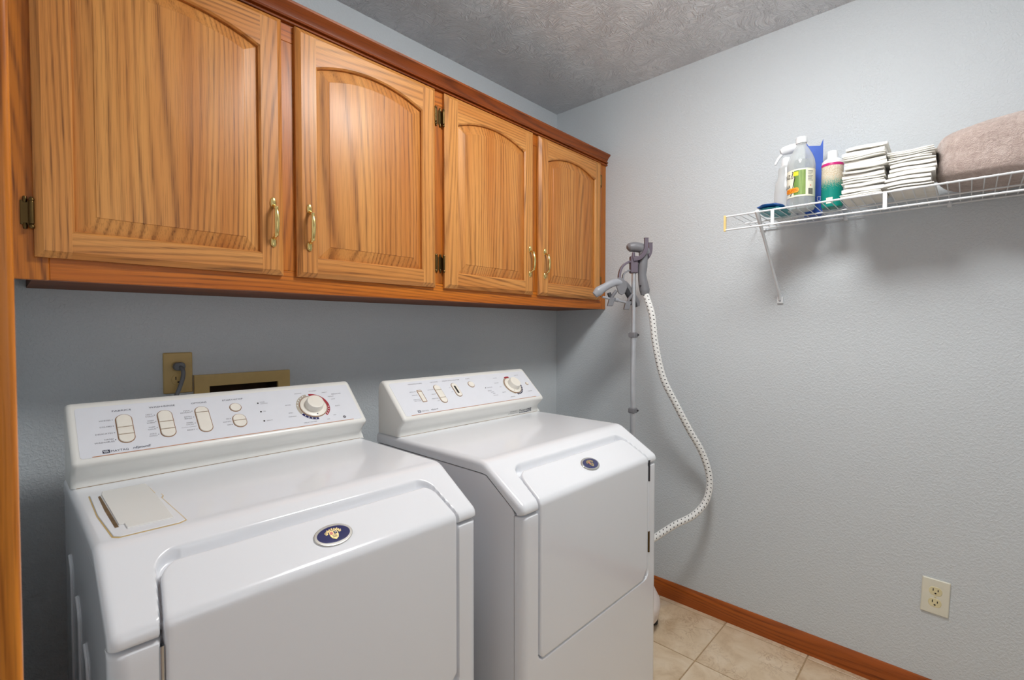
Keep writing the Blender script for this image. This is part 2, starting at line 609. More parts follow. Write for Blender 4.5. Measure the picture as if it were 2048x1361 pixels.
# floor: grout bed with one object per tile
floor = struct('floor', bxm(XL - 0.11, 0.0, YR, 0.0, -0.06, -0.0025), 'grout', smooth=False)
xs = [0.0, -0.037] + [-0.037 - 0.3065 * i for i in range(1, 7)] + [XL]
ys = [0.0, -0.0225] + [-0.0225 - 0.3048 * i for i in range(1, 10)] + [YR]
G = 0.0022
tcache = {}
for i in range(len(xs) - 1):
    for j in range(len(ys) - 1):
        w, h = xs[i] - xs[i + 1], ys[j] - ys[j + 1]
        key = (round(w, 3), round(h, 3))
        if key not in tcache:
            b = bxm(-w / 2 + G, w / 2 - G, -h / 2 + G, h / 2 - G, -0.008, 0.0)
            bev(b, 0.0012, 1)
            to = obj('tile', b, 'tile', floor, local=True, wn=False, smooth=False)
            tcache[key] = to.data
        else:
            to = bpy.data.objects.new('tile', tcache[key])
            COL.objects.link(to)
            to.parent = floor
        to.location = ((xs[i] + xs[i + 1]) / 2, (ys[j] + ys[j + 1]) / 2, 0)

# oak baseboards
def base_profile(s=1):
    return [(0, 0), (-0.013, 0), (-0.0135, 0.052), (-0.0115, 0.058), (-0.0115, 0.061), (-0.009, 0.068), (-0.0045, 0.0765), (0, 0.0787)]
bm = nb()
pf = base_profile()
A = [bm.verts.new((x, YR, z)) for x, z in pf]
B = [bm.verts.new((x, -0.02, z)) for x, z in pf]
bm.faces.new(A); bm.faces.new(B[::-1])
for i in range(len(pf)):
    bm.faces.new((A[i], B[i], B[(i + 1) % len(pf)], A[(i + 1) % len(pf)]))
struct('baseboard_right', bm, 'oak_y', 'reddish oak baseboard along the foot of the right wall', ang=25)
bm = nb()
prism(bm, pf, 'x', XL, -0.014)
struct('baseboard_back', bm, 'oak_h', ang=25)

# oak door casing beside the camera and its jamb
bm = nb()
cx0, cx1 = XL, -2.1226
box(bm, cx0, cx1, D0 - 0.004, D0 + 0.053, 0, DH + 0.057)
bev(bm, 0.005, 3)
struct('trim_1', bm, 'oak_trim', 'orange oak door casing at the left edge')
bm = nb()
box(bm, cx0, cx1, D1 - 0.053, D1 + 0.004, 0, DH + 0.057)
bev(bm, 0.005, 3)
struct('trim_2', bm, 'oak_trim')
bm = nb()
box(bm, cx0, cx1, D1 + 0.004, D0 - 0.004, DH - 0.004, DH + 0.053)
bev(bm, 0.005, 3)
struct('trim_3', bm, 'oak_trim')
bm = nb()
box(bm, XL - 0.11, XL - 0.001, D0, D0 + 0.015, 0, DH + 0.015)
box(bm, XL - 0.11, XL - 0.001, D1 - 0.015, D1, 0, DH + 0.015)
box(bm, XL - 0.11, XL - 0.001, D1, D0, DH, DH + 0.015)
struct('door_1', bm, 'oak_trim', smooth=False)

# ceiling lamp above and to the right of the camera
LX, LY = -1.04, -1.28
lamp = thing('ceiling_lamp', 'round white glass flush ceiling lamp in the middle of the room', 'lamp', (LX, LY, ZC))
bm = nb(); lathe(bm, [(0.218, -0.052), (0.225, -0.046), (0.225, -0.03), (0.16, -0.022), (0.16, 0.0)], (LX, LY, ZC), 40)
obj('base_plate', bm, 'white', lamp)
bm = nb(); lathe(bm, [(0.012, -0.150), (0.07, -0.146), (0.13, -0.131), (0.175, -0.106), (0.204, -0.076), (0.212, -0.0525)], (LX, LY, ZC), 40)
obj('glass_shade', bm, 'cast', lamp)

# ------------------------------------------------------------------ oak wall cabinet
CY, DY, CB, CT = -0.317, -0.336, 1.358, 2.098
cab = thing('wall_cabinet', 'long oak wall cabinet with four arched raised panel doors above the appliances', 'cabinet', (-1.06, -0.16, CB))
bm = nb()
box(bm, -2.085, -0.001, CY + 0.019, -0.001, CB + 0.001, CB + 0.013)
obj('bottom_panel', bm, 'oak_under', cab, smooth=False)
bm = nb()
box(bm, -2.085, -2.069, CY + 0.019, -0.001, CB + 0.013, CT)
box(bm, -0.017, -0.001, CY + 0.019, -0.001, CB + 0.013, CT)
box(bm, -2.069, -0.017, CY + 0.019, -0.001, CT - 0.013, CT)
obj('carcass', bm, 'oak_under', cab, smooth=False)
doors = [(-2.081, -1.604), (-1.568, -1.094), (-1.053, -0.580), (-0.543, -0.065)]
DZ0, DZ1 = 1.403, 2.081
def fbox(name, x0, x1, z0, z1, mat, y0=CY, y1=CY + 0.019, bvl=0.0012):
    b = bxm(x0, x1, y0, y1, z0, z1)
    bev(b, bvl, 1)
    return obj(name, b, mat, cab)
fbox('stile', -2.122, -2.060, CB, CT, 'oak_frame_v')
fbox('stile', -0.044, -0.001, CB, CT, 'oak_frame_v')
for a, b in ((-1.622, -1.550), (-1.112, -1.035), (-0.598, -0.525)):
    fbox('mullion', a, b, CB + 0.060, CT - 0.062, 'oak_frame_v')
fbox('bottom_rail', -2.060, -0.044, CB, CB + 0.060, 'oak_frame_h')
fbox('top_rail', -2.060, -0.044, CT - 0.062, CT, 'oak_frame_h')
# crown moulding
crown = [(CY, 2.083), (CY - 0.004, 2.083), (CY - 0.0095, 2.0855), (CY - 0.0105, 2.0885), (CY - 0.0085, 2.0915), (CY - 0.004, 2.0925), (CY - 0.004, 2.0945), (CY - 0.0125, 2.0965), (CY - 0.0140, 2.0995), (CY - 0.0120, 2.1025), (CY - 0.0075, 2.1035), (CY - 0.0085, 2.108), (CY - 0.013, 2.117), (CY - 0.0205, 2.1265), (CY - 0.0262, 2.1305), (CY - 0.0265, 2.137), (CY + 0.001, 2.137)]
bm = nb()
prism(bm, crown, 'x', -2.122, -0.001)
obj('crown_moulding', bm, 'oak_dark', cab, ang=25, wn=False)

NA = 20
def arch_loop(x0, x1, z0, zs, rise, ins):
    """opening outline (bottom-left, bottom-right, arc right to left), inset by ins"""
    w = x1 - x0
    R = (w * w / 4 + rise * rise) / (2 * rise)
    cxm, czm = (x0 + x1) / 2, zs + rise - R
    xa, xb, r = x0 + ins, x1 - ins, R - ins
    pts = [(xa, z0 + ins), (xb, z0 + ins)]
    for k in range(NA + 1):
        x = xb + (xa - xb) * k / NA
        pts.append((x, czm + math.sqrt(max(r * r - (x - cxm) ** 2, 0))))
    return pts

def handle_mesh(x, zc):
    b = nb()
    y = DY
    # slim arched grip
    zz = [-0.043, -0.040, -0.034, -0.02, 0, 0.02, 0.034, 0.040, 0.043]
    yy = [0.004, 0.012, 0.021, 0.0255, 0.027, 0.0255, 0.021, 0.012, 0.004]
    rr = [0.0042, 0.0036, 0.0034, 0.0046, 0.0052, 0.0046, 0.0034, 0.0036, 0.0042]
    tube(b, spline([(x, y - h, zc + z) for z, h in zip(zz, yy)], 3), np.interp(np.linspace(0, 8, 25), range(9), rr), 10, flat=1.25)
    for s in (-1, 1):
        for c in (0.035,):
            lathe(b, [(0.0058, -0.003), (0.0062, 0.0), (0.0058, 0.003)], (x, y - 0.0205, zc + s * c), 10)
        # spoon shaped foot
        n = 14
        ring0, ring1, ring2 = [], [], []
        for k in range(n):
            a = 2 * math.pi * k / n
            fx, fz = 0.0085 * math.sin(a), 0.0145 * math.cos(a)
            ring0.append(b.verts.new((x + fx, y, zc + s * 0.0515 + fz)))
            ring1.append(b.verts.new((x + fx * 0.9, y - 0.003, zc + s * 0.0515 + fz * 0.93)))
            ring2.append(b.verts.new((x + fx * 0.5, y - 0.006, zc + s * 0.0515 + fz * 0.5)))
        for q0, q1 in ((ring0, ring1), (ring1, ring2)):
            for k in range(n):
                b.faces.new((q0[k], q0[(k + 1) % n], q1[(k + 1) % n], q1[k]))
        b.faces.new(ring2); b.faces.new(ring0[::-1])
    return b

def hinge_mesh(x, zc, s):
    """s=-1: frame leaf to the left of the barrel"""
    b = nb()
    y = CY
    lo, hi = sorted((x, x + s * 0.015))
    box(b, lo, hi, y - 0.0022, y, zc - 0.024, zc + 0.024)
    bev(b, 0.001, 1)
    lathe(b, [(0.0038, -0.022), (0.0042, -0.02), (0.0042, 0.02), (0.0038, 0.022)], (x - s * 0.001, y - 0.0105, zc), 12)
    box(b, x - 0.002, x + 0.002, y - 0.010, y, zc - 0.019, zc + 0.019)
    for k in (-1, 1):
        lathe(b, [(0.003, -0.005), (0.0045, -0.003), (0.0045, 0.0), (0.002, 0.004)], (x - s * 0.001, y - 0.0105, zc + k * 0.0265), 10)
        lathe(b, [(0.0028, -0.006), (0.004, 0), (0.0028, 0.006)], (x + s * 0.008, y - 0.002, zc + k * 0.026), 10)
    return b

def make_door(x0, x1, hand):
    b_, bd, c_, th = 0.013, 0.0085, 0.0045, 0.018
    z0, z1 = DZ0, DZ1
    sw, rb = 0.055, 0.052
    ox0, ox1, oz0, zs, rise = x0 + sw, x1 - sw, z0 + rb, 1.989, 0.039
    # raised panel = the door itself
    L = [(arch_loop(ox0, ox1, oz0, zs, rise, -0.003), 0.0115), (arch_loop(ox0, ox1, oz0, zs, rise, 0.004), 0.0115),
         (arch_loop(ox0, ox1, oz0, zs, rise, 0.038), 0.0035), (arch_loop(ox0, ox1, oz0, zs, rise, 0.0392), 0.0022), (arch_loop(ox0, ox1, oz0, zs, rise, 0.0420), 0.0018)]
    bm = nb()
    R = [[bm.verts.new((x, DY + d, z)) for x, z in lp] for lp, d in L]
    bk = [bm.verts.new((x, DY + th, z)) for x, z in L[0][0]]
    n = len(R[0])
    R = [bk] + R
    for i in range(len(R) - 1):
        for k in range(n):
            bm.faces.new((R[i][k], R[i][(k + 1) % n], R[i + 1][(k + 1) % n], R[i + 1][k]))
    bm.faces.new(R[-1]); bm.faces.new(bk[::-1])
    door = obj('door', bm, 'oak_v', cab, ang=12, wn=False)
    # stiles
    for s, xo, xi in ((1, x0, ox0), (-1, x1, ox1)):
        bm = nb()
        def q(x, z, d):
            return bm.verts.new((x, DY + d, z))
        f = [q(xo + s * b_, z0 + b_, 0), q(xi - s * 0.0, z0 + b_, 0), q(xi, z1 - b_, 0), q(xo + s * b_, z1 - b_, 0)]
        o1 = [q(xo, z0, bd), q(xi, z0, bd), q(xi, z1, bd), q(xo, z1, bd)]
        o2 = [q(xo, z0, th), q(xi, z0, th), q(xi, z1, th), q(xo, z1, th)]
        bm.faces.new(f)
        for a, b2 in ((0, 1), (2, 3), (3, 0)):
            bm.faces.new((f[a], f[b2], o1[b2], o1[a]))
            bm.faces.new((o1[a], o1[b2], o2[b2], o2[a]))
        # sticking on the inner side
        i1 = [q(xi, z0 + b_, 0), q(xi, z1 - b_, 0)]
        i2 = [q(xi + s * c_, z0 + b_, c_ * 0.9), q(xi + s * c_, z1 - b_, c_ * 0.9)]
        i3 = [q(xi + s * c_, z0 + b_, 0.012), q(xi + s * c_, z1 - b_, 0.012)]
        bm.faces.new((i1[0], i1[1], i2[1], i2[0])); bm.faces.new((i2[0], i2[1], i3[1], i3[0]))
        bm.faces.new(o2)
        obj('stile', bm, 'oak_v', door, ang=12, wn=False)
    # bottom rail
    bm = nb()
    def q(x, z, d):
        return bm.verts.new((x, DY + d, z))
    rows = [[q(x, z, d) for x in (ox0, ox1)] for z, d in ((z0, th), (z0, bd), (z0 + b_, 0.0002), (oz0, 0.0002))]
    rows += [[q(ox0 + c_, oz0 + c_, c_ * 0.9), q(ox1 - c_, oz0 + c_, c_ * 0.9)], [q(ox0 + c_, oz0 + c_, 0.012), q(ox1 - c_, oz0 + c_, 0.012)], [q(ox0, oz0, th), q(ox1, oz0, th)]]
    for a, b2 in zip(rows, rows[1:]):
        bm.faces.new((a[0], a[1], b2[1], b2[0]))
    obj('rail', bm, 'oak_h', door, ang=12, wn=False)
    # arched top rail
    bm = nb()
    inn = arch_loop(ox0, ox1, oz0, zs, rise, 0.0)[2:]
    inc = arch_loop(ox0, ox1, oz0, zs, rise, c_)[2:]
    rows = [[q(x, z1, th) for x, z in inn], [q(x, z1, bd) for x, z in inn], [q(x, z1 - b_, 0.0002) for x, z in inn], [q(x, z, 0.0002) for x, z in inn],
            [q(x, z, c_ * 0.9) for x, z in inc], [q(x, z, 0.012) for x, z in inc], [q(x, z, th) for x, z in inn]]
    for a, b2 in zip(rows, rows[1:]):
        for k in range(NA):
            bm.faces.new((a[k], a[k + 1], b2[k + 1], b2[k]))
    obj('rail', bm, 'oak_h', door, ang=12, wn=False)
    hx = x1 - 0.028 if hand == 'r' else x0 + 0.032
    obj('handle', handle_mesh(hx, 1.5395), 'brass', door)
    for zc in (1.4885, 1.995):
        hxx = (x0 - 0.004) if hand == 'r' else (x1 + 0.004)
        obj('hinge', hinge_mesh(hxx, zc, -1 if hand == 'r' else 1), 'antique', door)
    return door
for (a, b), hnd in zip(doors, 'rlrl'):
    make_door(a, b, hnd)

# ------------------------------------------------------------------ washer and dryer
MW = 0.686          # machine width
def machine_profile():
    """front (going up), sloped band, deck: arrays of s, v, z, nv, nz"""
    pts = []
    B, sl = (0.0, 0.829), math.atan(0.625)
    C = ((0.917 - 0.829) / 0.625, 0.917)
    def fillet(p, a0, a1, R, n):
        tl = R * math.tan(abs(a1 - a0) / 2)
        st = (p[0] - math.cos(a0) * tl, p[1] - math.sin(a0) * tl)
        cen = (st[0] + math.sin(a0) * R, st[1] - math.cos(a0) * R)
        return [(cen[0] - math.sin(a0 + (a1 - a0) * k / n) * R, cen[1] + math.cos(a0 + (a1 - a0) * k / n) * R) for k in range(n + 1)]
    pts.append((0.0, 0.03))
    pts.append((0.0, 0.808))
    pts += fillet(B, math.pi / 2, sl, 0.022, 14)
    pts += fillet(C, sl, 0.0, 0.06, 12)
    pts.append((0.65, 0.917))
    p = np.array(pts)
    s = np.concatenate([[0], np.cumsum(np.hypot(*np.diff(p, axis=0).T))])
    s -= s[1]
    return s, p
PS, PP = machine_profile()
def Pf(s):
    v = np.interp(s, PS, PP[:, 0]); z = np.interp(s, PS, PP[:, 1])
    e = 0.0015
    dv = np.interp(s + e, PS, PP[:, 0]) - np.interp(s - e, PS, PP[:, 0])
    dz = np.interp(s + e, PS, PP[:, 1]) - np.interp(s - e, PS, PP[:, 1])
    L = max(math.hypot(dv, dz), 1e-9)
    return v, z, -dz / L, dv / L
def s_at_v(v):
    ss = np.linspace(0, PS[-1], 4000)
    return float(ss[np.argmin(np.abs(np.interp(ss, PS, PP[:, 0]) - v))])
S_TOP = s_at_v(0.110)
S_B = 0.02
S_BOT = 0.424 - 0.808
UC = MW / 2
def hw(s):
    return 0.2855 - 0.0145 * min(max((s - S_B) / (S_TOP - S_B), 0), 1)
def sstep(x):
    x = min(max(x, 0.0), 1.0)
    return x * x * (3 - 2 * x)
def recess(u, s, D=0.018):
    dx, dt, db = hw(s) - abs(u - UC), S_TOP - s, s - S_BOT
    r = 0.036
    ax, at = max(r - dx, 0), max(r - dt, 0)
    d = r - math.hypot(ax, at) if (ax > 0 and at > 0) else min(dx, dt)
    wt = at / (at + ax + 1e-9) if (ax > 0 or at > 0) else 0
    # bottom corners: plain rounding on the left, a chamfer on the right
    rb = 0.024
    ab = max(rb - db, 0)
    if ab > 0:
        d = min(d, rb - math.hypot(ab, max(rb - dx, 0)))
    d = min(d, db)
    w = 0.005 + (0.024 - 0.005) * wt ** 1.5
    return D * sstep(d / w) if d > 0 else 0.0

U_EDGE = [0, 0.001, 0.0025, 0.005, 0.008, 0.012]
us = U_EDGE + list(np.arange(0.018, 0.045, 0.007)) + list(np.arange(0.048, 0.125, 0.0022)) + list(np.arange(0.13, UC, 0.02))
us = us + [UC] + [MW - u for u in us[::-1]]

def seam_pt(s):
    """lower edge of the lid on the side face"""
    v, z, _, _ = Pf(s)
    if v > 0.145:
        return v, 0.886
    f = min(max((s - 0.0) / (s_at_v(0.145) - 0.0), 0), 1)
    return 0.020 + f * 0.108 + max(0, f - 0.97) * 0.5, 0.8115 + f * 0.0745

def make_lid():
    ss = list(np.arange(0.0, s_at_v(0.165), 0.0024)) + list(np.arange(s_at_v(0.165), PS[-1], 0.03)) + [PS[-1]]
    rr = 0.013
    def pt(u, s):
        v, z, nv, nz = Pf(s)
        e = min(u, MW - u)
        drop = rr - math.sqrt(max(rr * rr - (rr - e) ** 2, 0)) if e < rr else 0
        if s < 0.006:
            drop += 0.006 - math.sqrt(max(0.006 ** 2 - (0.006 - s) ** 2, 0))
        drop += recess(u, s)
        return (u, v - nv * drop, z - nz * drop)
    rows = [[(u, pt(u, 0)[1] + 0.012, 0.8075) for u in us]] + [[pt(u, s) for u in us] for s in ss]
    b = nb()
    V = gridmesh(b, rows)
    # side skirts down to the seam
    for j, u in ((0, 0.0), (-1, MW)):
        low = [b.verts.new((u, 0.020, 0.8085))]
        for s in ss:
            v, z = seam_pt(s)
            low.append(b.verts.new((u, v, z)))
        for i in range(len(V) - 1):
            try:
                b.faces.new((V[i][j], V[i + 1][j], low[i + 1], low[i]))
            except ValueError:
                pass
    # back edge
    bk = [b.verts.new((u, 0.65, 0.886)) for u in us]
    for j in range(len(us) - 1):
        b.faces.new((V[-1][j], V[-1][j + 1], bk[j + 1], bk[j]))
    bmesh.ops.remove_doubles(b, verts=b.verts, dist=0.00005)
    return b

def make_front():
    zz = list(np.arange(0.03, 0.40, 0.03)) + list(np.arange(0.405, 0.46, 0.0025)) + list(np.arange(0.48, 0.79, 0.03)) + [0.795, 0.8, 0.803]
    rr = 0.022
    cols = [0, 0.001, 0.003, 0.006, 0.010, 0.015, 0.022] + [u for u in us if 0.022 < u < MW - 0.022] + [MW - x for x in (0.022, 0.015, 0.010, 0.006, 0.003, 0.001, 0)]
    rows = []
    for z in zz:
        row = []
        for u in cols:
            e = min(u, MW - u)
            dr = rr - math.sqrt(max(rr * rr - (rr - e) ** 2, 0)) if e < rr else 0
            dr += recess(u, z - 0.808)
            t = max(0, z - 0.797)
            dr += 0.006 - math.sqrt(max(0.006 ** 2 - t * t, 0))
            row.append((u, dr, z))
        row = [(0, 0.0275, z)] + row + [(MW, 0.0275, z)]
        rows.append(row)
    rows.append([(p[0], max(p[1], 0.02) + 0.008, 0.8035) for p in rows[-1]])
    b = nb()
    gridmesh(b, rows)
    return b

def make_machine_door():
    s0, s1 = S_BOT + 0.004, S_TOP - 0.0275
    ss = [s0, s0 + 0.0006, s0 + 0.0015, s0 + 0.003, s0 + 0.005] + list(np.arange(s0 + 0.0075, s0 + 0.04, 0.0035)) + list(np.arange(s0 + 0.06, -0.03, 0.04)) + list(np.arange(-0.01, s1 - 0.036, 0.0035)) + list(np.arange(s1 - 0.036, s1 - 0.006, 0.0022)) + [s1 - 0.005, s1 - 0.003, s1 - 0.0015, s1 - 0.0006, s1]
    gap = 0.0068
    def half(s, side):
        h = hw(s) - gap
        r = 0.030
        t = s1 - s
        if t < r:
            h -= r - math.sqrt(max(r * r - (r - t) ** 2, 0))
        t = s - s0
        if side < 0:
            r = 0.02
            if t < r:
                h -= r - math.sqrt(max(r * r - (r - t) ** 2, 0))
        elif t < 0.034:
            h -= 0.034 - t
        return h
    off = [0, 0.0006, 0.0015, 0.003, 0.0055]
    def pt(u, s, d):
        v, z, nv, nz = Pf(s)
        r = 0.0055
        dr = r - math.sqrt(max(r * r - (r - min(d, r)) ** 2, 0)) - 0.0015
        return (u, v - nv * dr, z - nz * dr)
    rows, skL, skR = [], [], []
    for s in ss:
        hl, hr = half(s, -1), half(s, 1)
        xsx = [-hl + o for o in off] + list(np.linspace(-hl + 0.012, hr - 0.012, 24)) + [hr - o for o in off[::-1]]
        row = []
        for x in xsx:
            d = min(x + hl, hr - x, s - s0, s1 - s)
            row.append(pt(UC + x, s, max(d, 0)))
        rows.append(row)
    b = nb()
    V = gridmesh(b, rows)
    # skirt all round
    loop = [V[0][j] for j in range(len(V[0]))] + [V[i][-1] for i in range(1, len(V))] + [V[-1][j] for j in range(len(V[0]) - 2, -1, -1)] + [V[i][0] for i in range(len(V) - 2, 0, -1)]
    ssl = [ss[0]] * len(V[0]) + ss[1:] + [ss[-1]] * (len(V[0]) - 1) + ss[-2:0:-1]
    low = []
    for v_, s in zip(loop, ssl):
        _, _, nv, nz = Pf(s)
        low.append(b.verts.new((v_.co.x, v_.co.y - nv * 0.012, v_.co.z - nz * 0.012)))
    n = len(loop)
    for k in range(n):
        b.faces.new((loop[k], loop[(k + 1) % n], low[(k + 1) % n], low[k]))
    return b

CONSOLE = [(0.530, 0.9172), (0.5305, 0.936), (0.5275, 0.944), (0.521, 0.951), (0.511, 0.959), (0.5045, 0.966), (0.5015, 0.972), (0.5015, 0.977), (0.505, 0.983), (0.610, 1.081), (0.616, 1.0855), (0.624, 1.0885), (0.633, 1.0875), (0.642, 1.081), (0.648, 1.068), (0.65, 1.05), (0.65, 0.9172)]
def make_console():
    b = nb()
    prism(b, CONSOLE, 'x', 0.003, MW - 0.003)
    b.normal_update()
    ends = [f for f in b.faces if abs(f.normal.x) > 0.9]
    # round the two ends with inset rings
    for f in ends:
        sgn = 1 if f.calc_center_median().x > UC else -1
        verts = list(f.verts)
        cen = Vector((0, 0.583, 0.985))
        prev = verts
        bmesh.ops.delete(b, geom=[f], context='FACES_ONLY')
        base = [v.co.copy() for v in verts]
        R = 0.010
        # pull the end rim in, then add rounding rings
        for v in verts:
            v.co.x -= sgn * R
        nrm = []
        m = len(base)
        for k in range(m):
            p0, p1, p2 = base[k - 1], base[k], base[(k + 1) % m]
            e1, e2 = (p1 - p0), (p2 - p1)
            n1 = Vector((0, e1.z, -e1.y)).normalized(); n2 = Vector((0, e2.z, -e2.y)).normalized()
            nn = (n1 + n2).normalized()
            if nn.dot(cen - p1) < 0 and k in (8, 9, 10, 11, 12, 13, 14):
                nn = -nn
            nrm.append(nn)
        test = nrm[9]
        for st in (0.35, 0.7, 1.0):
            a = st * math.pi / 2
            ring = []
            for k in range(m):
                co = base[k].copy()
                sgn_in = 1
                nn = nrm[k]
                if k in (0, m - 1):
                    nn = Vector((0, 1 if k == 0 else -1, 0))
                elif nn.dot(cen - base[k]) < 0:
                    nn = -nn
                co += nn * (R * 0.8 * (1 - math.cos(a)))
                co.x = base[k].x - sgn * R * (1 - math.sin(a))
                ring.append(b.verts.new(co))
            for k in range(m):
                b.faces.new((prev[k], prev[(k + 1) % m], ring[(k + 1) % m], ring[k]))
            prev = ring
        b.faces.new(prev)
    return b

FT = Vector((0, 0.105, 0.098)).normalized()
FN = Vector((0, -FT.z, FT.y))
def face(u, t, h=0.0):
    return Vector((u, 0.505, 0.983)) + FT * t + FN * h
def fmap(u0, t0, h):
    return lambda x, y: face(u0 + x, t0 + y, h)

def capsule_pts(w, l, r=None, n=10):
    r = w / 2 if r is None else r
    pts = []
    for cx_, cy_, a0 in ((w / 2 - r, l / 2 - r, 0), (-(w / 2 - r), l / 2 - r, 90), (-(w / 2 - r), -(l / 2 - r), 180), (w / 2 - r, -(l / 2 - r), 270)):
        for k in range(n + 1):
            a = math.radians(a0 + 90 * k / n)
            pts.append((cx_ + r * math.cos(a), cy_ + r * math.sin(a)))
    return pts

def plate(bm, pts, fn, h0, h1, bevel_=0.0):
    """extrude a flat outline between heights; fn(x, y, h)"""
    A = [bm.verts.new(fn(x, y, h0)) for x, y in pts]
    B = [bm.verts.new(fn(x, y, h1 - bevel_)) for x, y in pts]
    n = len(pts)
    for k in range(n):
        bm.faces.new((A[k], A[(k + 1) % n], B[(k + 1) % n], B[k]))
    bm.faces.new(A[::-1])
    if bevel_:
        C = [bm.verts.new(fn(x * (1 - bevel_ / max(abs(max(p[0] for p in pts)), 1e-4)), y * (1 - bevel_ / max(abs(max(p[1] for p in pts)), 1e-4)), h1)) for x, y in pts]
        for k in range(n):
            bm.faces.new((B[k], B[(k + 1) % n], C[(k + 1) % n], C[k]))
        B = C
    bm.faces.new(B)

def fplate(u0, t0):
    return lambda x, y, h: face(u0 + x, t0 + y, h)

def arc_band(bm, u0, t0, r0, r1, a0, a1, h, n=16):
    P0, P1 = [], []
    for k in range(n + 1):
        a = math.radians(a0 + (a1 - a0) * k / n)
        P0.append(bm.verts.new(face(u0 + r0 * math.cos(a), t0 + r0 * math.sin(a), h)))
        P1.append(bm.verts.new(face(u0 + r1 * math.cos(a), t0 + r1 * math.sin(a), h)))
    for k in range(n):
        bm.faces.new((P0[k], P0[k + 1], P1[k + 1], P1[k]))

def rocker(console, u, t, w, l, splits, r=None, sunk=False):
    """pill shaped switch: tan ring painted as the shadow line, cream keys"""
    bm = nb(); plate(bm, capsule_pts(w, l, r), fplate(u, t), 0.0, 0.0014)
    rim = obj('switch_shadow_ring', bm, 'ringtan', console, local=True)
    edges = [-l / 2] + splits + [l / 2]
    full = capsule_pts(w - 0.0036, l - 0.0036, None if r is None else r * 0.8, 8)
    for a, b2 in zip(edges, edges[1:]):
        lo, hi = a + (0.0009 if a > -l / 2 else 0), b2 - (0.0009 if b2 < l / 2 else 0)
        pts = []
        for x, y in full:
            pts.append((x, min(max(y, lo), hi)))
        out = [pts[0]]
        for p in pts[1:]:
            if abs(p[0] - out[-1][0]) + abs(p[1] - out[-1][1]) > 1e-5:
                out.append(p)
        if abs(out[0][0] - out[-1][0]) + abs(out[0][1] - out[-1][1]) < 1e-5:
            out.pop()
        bm = nb()
        cy_ = (lo + hi) / 2
        plate(bm, [(x, y - cy_) for x, y in out], fplate(u, t + cy_), 0.0, 0.0036 if not sunk else 0.002, 0.0009)
        obj('button', bm, 'button', console, local=True)

def dial(console, u, t, R, knob_r, kind):
    bm = nb(); plate(bm, capsule_pts(R * 2, R * 2, None, 12), fplate(u, t), 0.0, 0.0016)
    obj('dial_shadow_ring', bm, 'ringtan', console, local=True)
    # skirt and knob on the panel normal
    rot = Matrix.Translation(face(u, t, 0)) @ Matrix(((1, FT.x, FN.x, 0), (0, FT.y, FN.y, 0), (0, FT.z, FN.z, 0), (0, 0, 0, 1)))
    bm = nb(); lathe(bm, [(R - 0.0025, 0.0), (R - 0.0025, 0.003), (R - 0.005, 0.0045), (knob_r + 0.002, 0.006)], seg=40)
    obj('dial_skirt', xf(bm, rot), 'button', console, local=True)
    bm = nb(); lathe(bm, [(knob_r + 0.0015, 0.0045), (knob_r, 0.008), (knob_r - 0.001, 0.022), (knob_r - 0.0025, 0.0245), (knob_r - 0.008, 0.0255)], seg=36)
    obj('knob', xf(bm, rot), 'button', console, local=True)

